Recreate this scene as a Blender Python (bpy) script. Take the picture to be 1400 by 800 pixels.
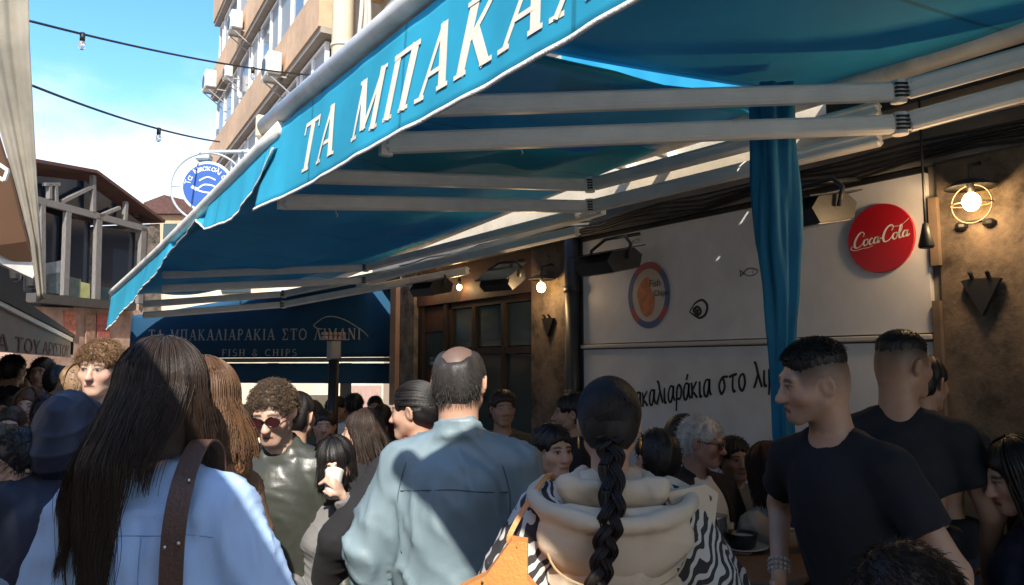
import bpy, math, random
import numpy as np
from mathutils import Vector, Matrix, Euler

rad = math.radians
S = bpy.context.scene
for o in list(bpy.data.objects):
    bpy.data.objects.remove(o)
COL = S.collection

# ------------------------------------------------------------------ camera
EYE = 1.65
YAW = rad(34.4)
PITCH = rad(5.3)
FPX = 1050.0
cam_d = bpy.data.cameras.new('camera')
cam_d.sensor_width = 36.0
cam_d.lens = 36.0 * FPX / 1400.0
cam_d.clip_start = 0.05
cam_d.clip_end = 2000
cam = bpy.data.objects.new('camera', cam_d)
COL.objects.link(cam)
cam.location = (0, 0, EYE)
cam.rotation_euler = (rad(90) + PITCH, 0, -YAW)
S.camera = cam

# ------------------------------------------------------------------ sky and sun
SUN = Vector((-0.50, -0.87, 0.87)).normalized()
world = bpy.data.worlds.new('World')
S.world = world
world.use_nodes = True
wn = world.node_tree
wn.nodes.clear()
w_out = wn.nodes.new('ShaderNodeOutputWorld')
w_bg = wn.nodes.new('ShaderNodeBackground')
w_sky = wn.nodes.new('ShaderNodeTexSky')
w_sky.sky_type = 'NISHITA'
w_sky.sun_disc = False
w_sky.sun_elevation = math.asin(SUN.z)
w_sky.sun_rotation = math.atan2(SUN.x, SUN.y)
w_sky.air_density = 1.15
w_sky.dust_density = 0.6
w_sky.ozone_density = 2.2
w_tc = wn.nodes.new('ShaderNodeTexCoord')
w_map = wn.nodes.new('ShaderNodeMapping')
w_map.inputs['Scale'].default_value = (1.0, 1.0, 1.9)
w_map.inputs['Location'].default_value = (0.55, 0.2, 0.1)
w_noise = wn.nodes.new('ShaderNodeTexNoise')
w_noise.inputs['Scale'].default_value = 2.1
w_noise.inputs['Detail'].default_value = 7
w_noise.inputs['Roughness'].default_value = 0.58
w_sep = wn.nodes.new('ShaderNodeSeparateXYZ')
w_hz = wn.nodes.new('ShaderNodeMapRange')      # more cloud towards the horizon
w_hz.inputs['From Min'].default_value = 0.18
w_hz.inputs['From Max'].default_value = 0.46
w_hz.inputs['To Min'].default_value = 0.42
w_hz.inputs['To Max'].default_value = -0.17
w_add = wn.nodes.new('ShaderNodeMath')
w_add.operation = 'ADD'
w_ramp = wn.nodes.new('ShaderNodeMapRange')
w_ramp.interpolation_type = 'SMOOTHSTEP'
w_ramp.inputs['From Min'].default_value = 0.50
w_ramp.inputs['From Max'].default_value = 0.80
w_ramp.inputs['To Max'].default_value = 0.85
w_mix = wn.nodes.new('ShaderNodeMix')
w_mix.data_type = 'RGBA'
w_mix.inputs[7].default_value = (3.6, 3.8, 4.1, 1)
L = wn.links.new
L(w_tc.outputs['Generated'], w_map.inputs['Vector'])
L(w_map.outputs['Vector'], w_noise.inputs['Vector'])
L(w_tc.outputs['Generated'], w_sep.inputs[0])
L(w_sep.outputs['Z'], w_hz.inputs['Value'])
L(w_noise.outputs['Fac'], w_add.inputs[0])
L(w_hz.outputs['Result'], w_add.inputs[1])
L(w_add.outputs[0], w_ramp.inputs['Value'])
L(w_ramp.outputs['Result'], w_mix.inputs[0])
w_hs = wn.nodes.new('ShaderNodeHueSaturation')
w_hs.inputs['Saturation'].default_value = 1.30
w_hs.inputs['Value'].default_value = 0.86
L(w_sky.outputs['Color'], w_hs.inputs['Color'])
L(w_hs.outputs['Color'], w_mix.inputs[6])
L(w_mix.outputs[2], w_bg.inputs['Color'])
L(w_bg.outputs['Background'], w_out.inputs['Surface'])
w_bg.inputs['Strength'].default_value = 0.15

sun_d = bpy.data.lights.new('sun', 'SUN')
sun_d.energy = 3.1
sun_d.angle = rad(0.53)
sun_d.color = (1.0, 0.93, 0.82)
sun = bpy.data.objects.new('sun', sun_d)
COL.objects.link(sun)
sun.location = (0, 0, 30)
sun.rotation_euler = SUN.to_track_quat('Z', 'Y').to_euler()

S.view_settings.view_transform = 'Standard'
S.view_settings.look = 'None'
S.view_settings.exposure = 1.4
S.view_settings.gamma = 1.0
S.view_settings.use_curve_mapping = False
S.render.engine = 'CYCLES'
S.cycles.max_bounces = 8
S.cycles.diffuse_bounces = 4

# ------------------------------------------------------------------ where a point of the street lies
VF = Vector((math.sin(YAW), math.cos(YAW), 0))
VR = Vector((math.cos(YAW), -math.sin(YAW), 0))

def ray(u, v):
    a = (u - 700) / FPX
    b = (400 - v) / FPX
    f0 = math.cos(PITCH) - b * math.sin(PITCH)
    return VR * a + VF * f0 + Vector((0, 0, math.sin(PITCH) + b * math.cos(PITCH)))

def hx(u, v, X):            # on a plane x = X
    r = ray(u, v)
    return Vector((0, 0, EYE)) + r * (X / r.x)

def hd(u, v, d):            # at a horizontal distance d along the view
    r = ray(u, v)
    return Vector((0, 0, EYE)) + r * (d / r.dot(VF))

def ground_z(y):
    return -0.055 * min(max(y - 2.0, 0.0), 14.0)

# ------------------------------------------------------------------ objects
def tag(o, label=None, cat=None, group=None, kind=None):
    if label: o['label'] = label
    if cat: o['category'] = cat
    if group: o['group'] = group
    if kind: o['kind'] = kind
    return o

def empty(name, loc=(0, 0, 0), rz=0.0):
    o = bpy.data.objects.new(name, None)
    o.empty_display_size = 0.1
    COL.objects.link(o)
    o.location = loc
    o.rotation_euler = (0, 0, rz)
    return o

def mesh_obj(name, V, F, m=None, parent=None, smooth=False, col=None, fmat=None):
    V = np.asarray(V, np.float32).reshape(-1, 3)
    me = bpy.data.meshes.new(name)
    if isinstance(F, np.ndarray):
        n, k = F.shape
        me.vertices.add(len(V)); me.vertices.foreach_set('co', V.ravel())
        me.loops.add(n * k); me.loops.foreach_set('vertex_index', F.astype(np.int32).ravel())
        me.polygons.add(n)
        me.polygons.foreach_set('loop_start', np.arange(0, n * k, k, dtype=np.int32))
        me.update(calc_edges=True)
        me.validate()
    else:
        me.from_pydata([tuple(map(float, v)) for v in V], [], F)
        me.update()
    if smooth:
        me.polygons.foreach_set('use_smooth', np.ones(len(me.polygons), bool))
    if col is not None:
        at = me.color_attributes.new('albedo', 'FLOAT_COLOR', 'POINT')
        c4 = np.ones((len(V), 4), np.float32); c4[:, :3] = col
        at.data.foreach_set('color', c4.ravel())
    ms = m if isinstance(m, (list, tuple)) else ([m] if m else [])
    for x in ms: me.materials.append(x)
    if fmat is not None:
        me.polygons.foreach_set('material_index', np.asarray(fmat, np.int32))
    o = bpy.data.objects.new(name, me)
    COL.objects.link(o)
    if parent: o.parent = parent
    return o

class MB:
    """collects boxes, tubes and sheets into one mesh"""
    def __init__(s): s.V = []; s.F = []; s.M = []; s.mi = 0
    def add(s, V, F):
        n = len(s.V); s.V += [tuple(v) for v in V]
        s.F += [tuple(i + n for i in f) for f in F]
        s.M += [s.mi] * len(F)
        return s
    def box(s, lo, hi, M=None, bev=0.0):
        x0, y0, z0 = lo; x1, y1, z1 = hi
        if bev > 0:
            b = min(bev, (x1-x0)*.45, (y1-y0)*.45, (z1-z0)*.45)
            V = []; 
            for z, e in ((z0, b), (z0 + b, 0), (z1 - b, 0), (z1, b)):
                a0, a1, c0, c1 = x0+e, x1-e, y0+e, y1-e
                k = 0 if e else b
                k = b if not e else b
                V += [(a0+k*(not e), c0, z), (a1-k*(not e), c0, z), (a1, c0+k*(not e), z), (a1, c1-k*(not e), z),
                      (a1-k*(not e), c1, z), (a0+k*(not e), c1, z), (a0, c1-k*(not e), z), (a0, c0+k*(not e), z)]
            F = [tuple(range(7, -1, -1)), tuple(range(24, 32))]
            for L_ in range(3):
                for i in range(8):
                    F.append((L_*8+i, L_*8+(i+1) % 8, L_*8+8+(i+1) % 8, L_*8+8+i))
        else:
            V = [(x0,y0,z0),(x1,y0,z0),(x1,y1,z0),(x0,y1,z0),(x0,y0,z1),(x1,y0,z1),(x1,y1,z1),(x0,y1,z1)]
            F = [(3,2,1,0),(4,5,6,7),(0,1,5,4),(1,2,6,5),(2,3,7,6),(3,0,4,7)]
        if M is not None: V = [M @ Vector(v) for v in V]
        return s.add(V, F)
    def tube(s, pts, r, n=8, caps=True):
        pts = [Vector(p) for p in pts]
        rr = r if isinstance(r, (list, tuple)) else [r] * len(pts)
        V = []; F = []; up = None
        for i, p in enumerate(pts):
            t = (pts[min(i+1, len(pts)-1)] - pts[max(i-1, 0)]).normalized()
            if up is None:
                up = Vector((0, 0, 1)) if abs(t.z) < .9 else Vector((1, 0, 0))
            a = t.cross(up).normalized(); b = a.cross(t).normalized(); up = b
            for k in range(n):
                q = 2 * math.pi * k / n
                V.append(p + (a * math.cos(q) + b * math.sin(q)) * rr[i])
        for i in range(len(pts)-1):
            for k in range(n):
                F.append((i*n+k, i*n+(k+1) % n, (i+1)*n+(k+1) % n, (i+1)*n+k))
        if caps:
            F.append(tuple(range(n-1, -1, -1))); F.append(tuple((len(pts)-1)*n+k for k in range(n)))
        return s.add(V, F)
    def bar(s, p, q, w, h, up=(0, 0, 1), bev=0.0):
        p = Vector(p); q = Vector(q); d = q - p; Ln = d.length; d.normalize()
        u = Vector(up); a = d.cross(u).normalized(); b = a.cross(d).normalized()
        M = Matrix((a, d, b)).transposed().to_4x4(); M.translation = p
        return s.box((-w/2, 0, -h/2), (w/2, Ln, h/2), M, bev)
    def lathe(s, prof, c=(0, 0, 0), n=24, M=None):
        V = []; F = []
        for r, z in prof:
            for k in range(n):
                q = 2*math.pi*k/n
                V.append(Vector((r*math.cos(q), r*math.sin(q), z)))
        for i in range(len(prof)-1):
            for k in range(n):
                F.append((i*n+k, i*n+(k+1) % n, (i+1)*n+(k+1) % n, (i+1)*n+k))
        F.append(tuple(range(n-1, -1, -1))); F.append(tuple((len(prof)-1)*n+k for k in range(n)))
        if M is not None: V = [M @ v for v in V]
        V = [v + Vector(c) for v in V]
        return s.add(V, F)
    def ball(s, c, r, n=14, m=8):
        r = r if isinstance(r, (list, tuple)) else (r, r, r)
        V = [Vector((0, 0, -1))]
        for i in range(1, m):
            t = -math.pi/2 + math.pi*i/m
            for k in range(n):
                q = 2*math.pi*k/n
                V.append(Vector((math.cos(t)*math.cos(q), math.cos(t)*math.sin(q), math.sin(t))))
        V.append(Vector((0, 0, 1)))
        F = []
        for k in range(n):
            F.append((0, 1+(k+1) % n, 1+k)); F.append((len(V)-1, len(V)-1-n+k, len(V)-1-n+(k+1) % n))
        for i in range(m-2):
            for k in range(n):
                F.append((1+i*n+k, 1+i*n+(k+1) % n, 1+(i+1)*n+(k+1) % n, 1+(i+1)*n+k))
        return s.add([Vector((v.x*r[0], v.y*r[1], v.z*r[2])) + Vector(c) for v in V], F)
    def prism(s, poly, p0, ax, ay, depth):
        """polygon in the plane (ax, ay) at p0, pushed by the vector depth"""
        p0 = Vector(p0); ax = Vector(ax); ay = Vector(ay); dp = Vector(depth); n = len(poly)
        V = [p0 + ax*a + ay*b for a, b in poly]; V += [v + dp for v in V]
        F = [tuple(range(n-1, -1, -1)), tuple(range(n, 2*n))]
        F += [(i, (i+1) % n, n+(i+1) % n, n+i) for i in range(n)]
        return s.add(V, F)
    def sheet(s, fn, nu, nv, thick=0.0):
        """surface fn(u, v) -> point, u and v in 0..1; given a thickness it becomes a closed slab"""
        P = [[Vector(fn(i/nu, j/nv)) for j in range(nv+1)] for i in range(nu+1)]
        V = [p for r in P for p in r]; F = []
        W = nv+1
        for i in range(nu):
            for j in range(nv):
                F.append((i*W+j, (i+1)*W+j, (i+1)*W+j+1, i*W+j+1))
        if thick:
            N = []
            for i in range(nu+1):
                for j in range(nv+1):
                    du = P[min(i+1, nu)][j]-P[max(i-1, 0)][j]; dv = P[i][min(j+1, nv)]-P[i][max(j-1, 0)]
                    n = du.cross(dv)
                    N.append(n.normalized() if n.length > 1e-9 else Vector((0, 0, 1)))
            k = len(V)
            V = V + [v - n*thick for v, n in zip(V, N)]
            F2 = [tuple(reversed([a+k for a in f])) for f in F]
            rim = [(i*W) for i in range(nu+1)] + [nu*W+j for j in range(1, W)] + [i*W+nv for i in range(nu-1, -1, -1)] + [j for j in range(nv-1, 0, -1)]
            F3 = [(rim[(i+1) % len(rim)], rim[i], rim[i]+k, rim[(i+1) % len(rim)]+k) for i in range(len(rim))]
            F = F + F2 + F3
        return s.add(V, F)
    def build(s, name, m=None, parent=None, smooth=False):
        o = mesh_obj(name, s.V, s.F, m, parent, smooth, fmat=s.M if isinstance(m, (list, tuple)) else None)
        return o

# ------------------------------------------------------------------ materials
def nn(nt, t, **kw):
    n = nt.nodes.new(t)
    for k, v in kw.items(): setattr(n, k, v)
    return n

MATS = {}
def mat(name, c, rough=.7, var=.12, vs=6.0, bump=0.0, bs=60.0, metal=0.0, spec=.5, sheen=0.0, transl=0.0, tcol=None, stretch=None, emis=0.0, coat=0.0, dist=.01, var2=0.0, vs2=1.2, fold=0.0, fs=5.0):
    if name in MATS: return MATS[name]
    m = bpy.data.materials.new(name); m.use_nodes = True
    nt = m.node_tree; b = nt.nodes['Principled BSDF']; lk = nt.links.new
    b.inputs['Roughness'].default_value = rough; b.inputs['Metallic'].default_value = metal
    b.inputs['Specular IOR Level'].default_value = spec
    if sheen:
        b.inputs['Sheen Weight'].default_value = sheen
        b.inputs['Sheen Roughness'].default_value = .4
    if coat: b.inputs['Coat Weight'].default_value = coat
    tc = nn(nt, 'ShaderNodeTexCoord'); mp = nn(nt, 'ShaderNodeMapping')
    lk(tc.outputs['Object'], mp.inputs['Vector'])
    if stretch: mp.inputs['Scale'].default_value = stretch
    n1 = nn(nt, 'ShaderNodeTexNoise'); n1.inputs['Scale'].default_value = vs; n1.inputs['Detail'].default_value = 6
    lk(mp.outputs['Vector'], n1.inputs['Vector'])
    r = nn(nt, 'ShaderNodeMapRange'); r.inputs['From Min'].default_value = .3; r.inputs['From Max'].default_value = .7
    r.inputs['To Min'].default_value = 1-var; r.inputs['To Max'].default_value = 1+var
    lk(n1.outputs['Fac'], r.inputs['Value'])
    mx = nn(nt, 'ShaderNodeVectorMath', operation='SCALE'); mx.inputs[0].default_value = c
    lk(r.outputs['Result'], mx.inputs['Scale'])
    outc = mx.outputs[0]
    if var2:
        n2 = nn(nt, 'ShaderNodeTexNoise'); n2.inputs['Scale'].default_value = vs2; n2.inputs['Detail'].default_value = 8
        n2.inputs['Roughness'].default_value = .65
        lk(mp.outputs['Vector'], n2.inputs['Vector'])
        r2 = nn(nt, 'ShaderNodeMapRange'); r2.inputs['From Min'].default_value = .35; r2.inputs['From Max'].default_value = .65
        r2.inputs['To Min'].default_value = 1-var2; r2.inputs['To Max'].default_value = 1+var2*.5
        lk(n2.outputs['Fac'], r2.inputs['Value'])
        m2 = nn(nt, 'ShaderNodeVectorMath', operation='SCALE'); lk(outc, m2.inputs[0]); lk(r2.outputs['Result'], m2.inputs['Scale'])
        outc = m2.outputs[0]
    lk(outc, b.inputs['Base Color'])
    if bump:
        n3 = nn(nt, 'ShaderNodeTexNoise'); n3.inputs['Scale'].default_value = bs; n3.inputs['Detail'].default_value = 4
        lk(mp.outputs['Vector'], n3.inputs['Vector'])
        bp = nn(nt, 'ShaderNodeBump'); bp.inputs['Strength'].default_value = bump; bp.inputs['Distance'].default_value = dist
        lk(n3.outputs['Fac'], bp.inputs['Height']); lk(bp.outputs['Normal'], b.inputs['Normal'])
        if fold:                                    # soft creases of worn cloth
            n4 = nn(nt, 'ShaderNodeTexNoise', noise_type='RIDGED_MULTIFRACTAL'); n4.inputs['Scale'].default_value = fs; n4.inputs['Detail'].default_value = 2.5
            n4.inputs['Distortion'].default_value = .8
            m4 = nn(nt, 'ShaderNodeMapping'); m4.inputs['Scale'].default_value = (1.3, 1.3, .75); m4.inputs['Rotation'].default_value = (.3, .5, 0)
            lk(tc.outputs['Object'], m4.inputs['Vector']); lk(m4.outputs['Vector'], n4.inputs['Vector'])
            b4 = nn(nt, 'ShaderNodeBump'); b4.inputs['Strength'].default_value = fold; b4.inputs['Distance'].default_value = .02
            lk(n4.outputs['Fac'], b4.inputs['Height']); lk(bp.outputs['Normal'], b4.inputs['Normal']); lk(b4.outputs['Normal'], b.inputs['Normal'])
    if emis:
        lk(outc, b.inputs['Emission Color']); b.inputs['Emission Strength'].default_value = emis
    if transl:
        t = nn(nt, 'ShaderNodeBsdfTranslucent'); t.inputs['Color'].default_value = (*(tcol or c), 1)
        ms = nn(nt, 'ShaderNodeMixShader'); ms.inputs[0].default_value = transl
        out = nt.nodes['Material Output']
        lk(b.outputs[0], ms.inputs[1]); lk(t.outputs[0], ms.inputs[2]); lk(ms.outputs[0], out.inputs['Surface'])
    MATS[name] = m
    return m

def stone_mat(name, c, sc=3.0, rough=.9, bump=.6):
    if name in MATS: return MATS[name]
    m = bpy.data.materials.new(name); m.use_nodes = True
    nt = m.node_tree; b = nt.nodes['Principled BSDF']; lk = nt.links.new
    b.inputs['Roughness'].default_value = rough
    tc = nn(nt, 'ShaderNodeTexCoord')
    n1 = nn(nt, 'ShaderNodeTexNoise'); n1.inputs['Scale'].default_value = sc; n1.inputs['Detail'].default_value = 10; n1.inputs['Roughness'].default_value = .7
    v1 = nn(nt, 'ShaderNodeTexVoronoi'); v1.inputs['Scale'].default_value = sc*1.6; v1.feature = 'F1'
    lk(tc.outputs['Object'], n1.inputs['Vector']); lk(n1.outputs['Color'], v1.inputs['Vector'])
    cr = nn(nt, 'ShaderNodeValToRGB'); lk(n1.outputs['Fac'], cr.inputs[0])
    e = cr.color_ramp.elements
    e[0].position = .36; e[0].color = (c[0]*.30, c[1]*.30, c[2]*.32, 1)
    e[1].position = .66; e[1].color = (c[0]*1.7, c[1]*1.6, c[2]*1.45, 1)
    q = e.new(.5); q.color = (*c, 1)
    lk(cr.outputs[0], b.inputs['Base Color'])
    bp = nn(nt, 'ShaderNodeBump'); bp.inputs['Strength'].default_value = bump; bp.inputs['Distance'].default_value = .03
    lk(n1.outputs['Fac'], bp.inputs['Height']); lk(bp.outputs['Normal'], b.inputs['Normal'])
    MATS[name] = m
    return m

def paving_mat():
    m = bpy.data.materials.new('stone paving'); m.use_nodes = True
    nt = m.node_tree; b = nt.nodes['Principled BSDF']; lk = nt.links.new
    tc = nn(nt, 'ShaderNodeTexCoord'); br = nn(nt, 'ShaderNodeTexBrick')
    br.inputs['Scale'].default_value = 2.2; br.inputs['Color1'].default_value = (.26, .24, .22, 1)
    br.inputs['Color2'].default_value = (.19, .18, .17, 1); br.inputs['Mortar'].default_value = (.09, .085, .08, 1)
    br.inputs['Mortar Size'].default_value = .012
    lk(tc.outputs['Object'], br.inputs['Vector']); lk(br.outputs['Color'], b.inputs['Base Color'])
    b.inputs['Roughness'].default_value = .8
    bp = nn(nt, 'ShaderNodeBump'); bp.inputs['Strength'].default_value = .4
    lk(br.outputs['Fac'], bp.inputs['Height']); lk(bp.outputs['Normal'], b.inputs['Normal'])
    return m

def glass_mat(name, c=(.03, .045, .05), rough=.06):
    if name in MATS: return MATS[name]
    m = bpy.data.materials.new(name); m.use_nodes = True
    b = m.node_tree.nodes['Principled BSDF']
    b.inputs['Base Color'].default_value = (*c, 1); b.inputs['Roughness'].default_value = rough
    b.inputs['Specular IOR Level'].default_value = .6
    MATS[name] = m
    return m

def emit_mat(name, c, s):
    if name in MATS: return MATS[name]
    m = bpy.data.materials.new(name); m.use_nodes = True
    b = m.node_tree.nodes['Principled BSDF']
    b.inputs['Base Color'].default_value = (*c, 1)
    b.inputs['Emission Color'].default_value = (*c, 1); b.inputs['Emission Strength'].default_value = s
    MATS[name] = m
    return m
# ------------------------------------------------------------------ shared materials
M_blue = mat('awning canvas blue', (.030, .45, .66), .75, .06, 3, .25, 260, transl=.27, tcol=(.016, .17, .34), dist=.001, var2=.18, vs2=1.3)
M_navy = mat('screen canvas blue', (.010, .08, .17), .75, .10, 3, .2, 260, transl=.2, tcol=(.012, .10, .22), var2=.25, vs2=.8)
M_cream_letter = mat('cream lettering', (.80, .70, .56), .7, .08, 20)
M_white_metal = mat('white painted aluminium', (.82, .78, .71), .42, .08, 8, var2=.22, vs2=5)
M_bar = mat('awning arm aluminium', (.90, .87, .81), .36, .04, 8, var2=.07, vs2=6)
M_black = mat('black plastic', (.012, .012, .013), .5, .2, 10)
M_dmetal = mat('dark metal', (.035, .037, .04), .45, .3, 9)
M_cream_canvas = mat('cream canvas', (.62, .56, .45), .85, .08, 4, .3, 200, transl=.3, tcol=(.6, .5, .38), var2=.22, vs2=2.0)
M_cream_wall = mat('cream plaster', (.62, .52, .38), .9, .08, 5, .2, 40, var2=.2, vs2=.9)
M_orange_wall = mat('orange plaster', (.52, .34, .21), .9, .08, 5, .2, 40, var2=.18, vs2=.5)
M_grey_wall = mat('grey plaster', (.20, .19, .18), .9, .12, 5, .3, 40, var2=.35, vs2=1.2)
M_panel = mat('white sign sheet', (.74, .73, .74), .38, .05, 5, var2=.16, vs2=1.1)
M_ledge = mat('pale ledge', (.55, .51, .48), .6, .05, 6)
M_stone = stone_mat('rough brown stone', (.135, .105, .080), 3.5)
M_stone2 = stone_mat('grey rubble stone', (.22, .19, .16), 5)
M_wood_dark = mat('dark stained wood', (.035, .022, .016), .6, .3, 7, .2, 40, stretch=(6, 6, .8))
M_wood_red = mat('red brown wood', (.070, .035, .027), .6, .25, 7, .2, 40, stretch=(6, 6, .8))
M_wood_old = mat('weathered grey wood', (.17, .16, .155), .85, .25, 9, .4, 40, stretch=(5, 5, .7))
M_glass = glass_mat('dark window glass', (.045, .07, .075), .09)
M_glass2 = glass_mat('street window glass', (.16, .19, .21), .12)
M_ink = mat('black ink', (.012, .012, .016), .6, .05, 9)
M_red = mat('red enamel', (.40, .010, .020), .35, .05, 4)
M_whitepaint = mat('white paint', (.78, .76, .74), .5, .04, 6)
M_ac = mat('air conditioner casing', (.70, .68, .62), .5, .06, 6)
M_roof = mat('red roof tile', (.085, .04, .034), .9, .3, 12, .5, 30)

nt_ = M_blue.node_tree; b_ = nt_.nodes['Principled BSDF']; src_ = b_.inputs['Base Color'].links[0].from_socket   # sewn joins of the canvas widths
sx_ = nn(nt_, 'ShaderNodeSeparateXYZ'); nt_.links.new([n for n in nt_.nodes if n.type == 'TEX_COORD'][0].outputs['Object'], sx_.inputs[0])
pp_ = nn(nt_, 'ShaderNodeMath', operation='PINGPONG'); pp_.inputs[1].default_value = .48; nt_.links.new(sx_.outputs['Y'], pp_.inputs[0])
mr_ = nn(nt_, 'ShaderNodeMapRange'); mr_.inputs['From Min'].default_value = .006; mr_.inputs['From Max'].default_value = .013; mr_.inputs['To Min'].default_value = .62; nt_.links.new(pp_.outputs[0], mr_.inputs['Value'])
vm_ = nn(nt_, 'ShaderNodeVectorMath', operation='SCALE'); nt_.links.new(src_, vm_.inputs[0]); nt_.links.new(mr_.outputs['Result'], vm_.inputs['Scale']); nt_.links.new(vm_.outputs[0], b_.inputs['Base Color'])
tr_ = [n for n in nt_.nodes if n.type == 'BSDF_TRANSLUCENT'][0]; v2_ = nn(nt_, 'ShaderNodeVectorMath', operation='SCALE'); v2_.inputs[0].default_value = tuple(tr_.inputs['Color'].default_value)[:3]
nt_.links.new(mr_.outputs['Result'], v2_.inputs['Scale']); nt_.links.new(v2_.outputs[0], tr_.inputs['Color'])
def hp(u, v, P0, d):        # where the sight line of (u, v) meets the vertical plane through P0 along d -> (s, z)
    r = ray(u, v); n = Vector((d.y, -d.x, 0)); o = Vector((0, 0, EYE))
    t = (P0 - o).dot(n) / r.dot(n); p = o + r*t
    return (p - P0).dot(d), p.z

# ------------------------------------------------------------------ lettering
SER = .055
def glyph(ch):
    """strokes of a serif capital in a unit box: list of (points, width); thin strokes .05, thick .13"""
    A, B = .15, .07
    arc = lambda cx, cy, rx, ry, a0, a1, n=14: [(cx+rx*math.cos(rad(a0+(a1-a0)*i/n)), cy+ry*math.sin(rad(a0+(a1-a0)*i/n))) for i in range(n+1)]
    sf = lambda x, y, w=.24: ([(x-w/2, y), (x+w/2, y)], SER)
    t, b = 1-SER/2, SER/2
    G = {
     'Τ': ([([(.36, 0), (.36, 1)], A), ([(.02, .97), (.70, .97)], B), ([(.035, 1), (.02, .78)], .05), ([(.685, 1), (.70, .78)], .05), sf(.36, b, .3)], .72),
     'Α': ([([(.08, 0), (.38, 1)], B), ([(.38, 1), (.68, 0)], A), ([(.19, .33), (.57, .33)], .06), sf(.08, b), sf(.68, b, .27)], .76),
     'Μ': ([([(.12, 0), (.14, 1)], B), ([(.14, 1), (.46, .08)], A), ([(.46, .08), (.80, 1)], B), ([(.80, 1), (.82, 0)], A), sf(.12, b), sf(.82, b, .27), sf(.1, t, .2), sf(.83, t, .2)], .95),
     'Π': ([([(.15, 0), (.15, 1)], A), ([(.65, 0), (.65, 1)], A), ([(.03, .965), (.78, .965)], B), sf(.15, b, .28), sf(.65, b, .28)], .82),
     'Κ': ([([(.15, 0), (.15, 1)], A), ([(.2, .45), (.62, .98)], B), ([(.30, .55), (.68, 0)], A), sf(.15, b, .28), sf(.15, t, .28), sf(.62, t), sf(.70, b, .26)], .80),
     'Λ': ([([(.08, 0), (.38, 1)], B), ([(.38, 1), (.68, 0)], A), sf(.08, b), sf(.68, b, .27)], .76),
     'Ι': ([([(.15, 0), (.15, 1)], A), sf(.15, b, .28), sf(.15, t, .28)], .32),
     'Ρ': ([([(.15, 0), (.15, 1)], A), (arc(.28, .74, .28, .235, 90, -90), .10), ([(.15, .975), (.3, .975)], B), ([(.15, .505), (.3, .505)], B), sf(.15, b, .28)], .64),
     'Σ': ([([(.06, .97), (.60, .97)], B), ([(.08, .97), (.36, .52)], A), ([(.36, .52), (.06, .05)], B), ([(.05, .04), (.62, .04)], A*.6), ([(.59, 1), (.60, .78)], .05), ([(.61, .0), (.63, .25)], .05)], .70),
     'Ο': ([(arc(.42, .5, .36, .46, 0, 360, 28), .11)], .84),
     'Ν': ([([(.12, 0), (.12, 1)], B), ([(.12, 1), (.70, .03)], A), ([(.70, 0), (.70, 1)], B), sf(.12, b), sf(.12, t, .22), sf(.70, t)], .84),
     'F': ([([(.15, 0), (.15, 1)], A), ([(.1, .97), (.58, .97)], B), ([(.15, .52), (.45, .52)], B), ([(.57, 1), (.58, .78)], .05), sf(.15, b, .28)], .62),
     'S': ([(arc(.3, .74, .22, .22, 40, 270, 12)+arc(.3, .26, .24, .25, 90, -150, 14), .10)], .60),
     'H': ([([(.15, 0), (.15, 1)], A), ([(.65, 0), (.65, 1)], A), ([(.15, .5), (.65, .5)], B), sf(.15, b, .28), sf(.65, b, .28), sf(.15, t, .28), sf(.65, t, .28)], .82),
     'C': ([(arc(.44, .5, .36, .46, 45, 315, 22), .10)], .76),
     '&': ([(arc(.34, .76, .17, .2, -60, 240, 12)+[(.62, .02)], .08), (arc(.32, .25, .26, .25, 120, 380, 14), .09)], .76),
     ' ': ([], .42),
    }
    G['I'] = G['Ι']; G['P'] = G['Ρ']
    return G[ch]

def stroke_poly(pts, w, closed=False):
    """quads along a 2D polyline"""
    n = len(pts); L_ = []; R_ = []
    for i, (x, y) in enumerate(pts):
        x0, y0 = pts[max(i-1, 0)]; x1, y1 = pts[min(i+1, n-1)]
        dx, dy = x1-x0, y1-y0; q = math.hypot(dx, dy) or 1
        ww = w[i] if isinstance(w, (list, tuple)) else w
        nx, ny = -dy/q*ww/2, dx/q*ww/2
        L_.append((x+nx, y+ny)); R_.append((x-nx, y-ny))
    return L_, R_

def strokes_mesh(mb, strokes, place, lift=0.0004, lift0=0.0):
    """strokes: (points, width) in writing space; place(x, y, h) -> 3D point h above the surface"""
    for i, (pts, w) in enumerate(strokes):
        # subdivide long straight strokes so the writing can follow a wavy cloth
        P = [pts[0]]; W = [w[0] if isinstance(w, (list, tuple)) else w]
        for j in range(1, len(pts)):
            d = math.dist(pts[j-1], pts[j]); m = max(1, int(d/.12)) if not isinstance(w, (list, tuple)) else 1
            for k in range(1, m+1):
                P.append((pts[j-1][0]+(pts[j][0]-pts[j-1][0])*k/m, pts[j-1][1]+(pts[j][1]-pts[j-1][1])*k/m))
                W.append(w[j] if isinstance(w, (list, tuple)) else w)
        a, b = stroke_poly(P, W)
        h = lift0 + lift*(i % 7)
        V = [place(x, y, h) for x, y in a] + [place(x, y, h) for x, y in b]
        n = len(a)
        mb.add(V, [(n+j, n+j+1, j+1, j) for j in range(n-1)])

def word_strokes(text, gap=.12, shear=0.0):
    out = []; x = 0
    for ch in text:
        g, w = glyph(ch)
        for pts, ww in g:
            out.append(([(x+px+shear*py, py) for px, py in pts], ww))
        x += w + gap
    return out, x

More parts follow.
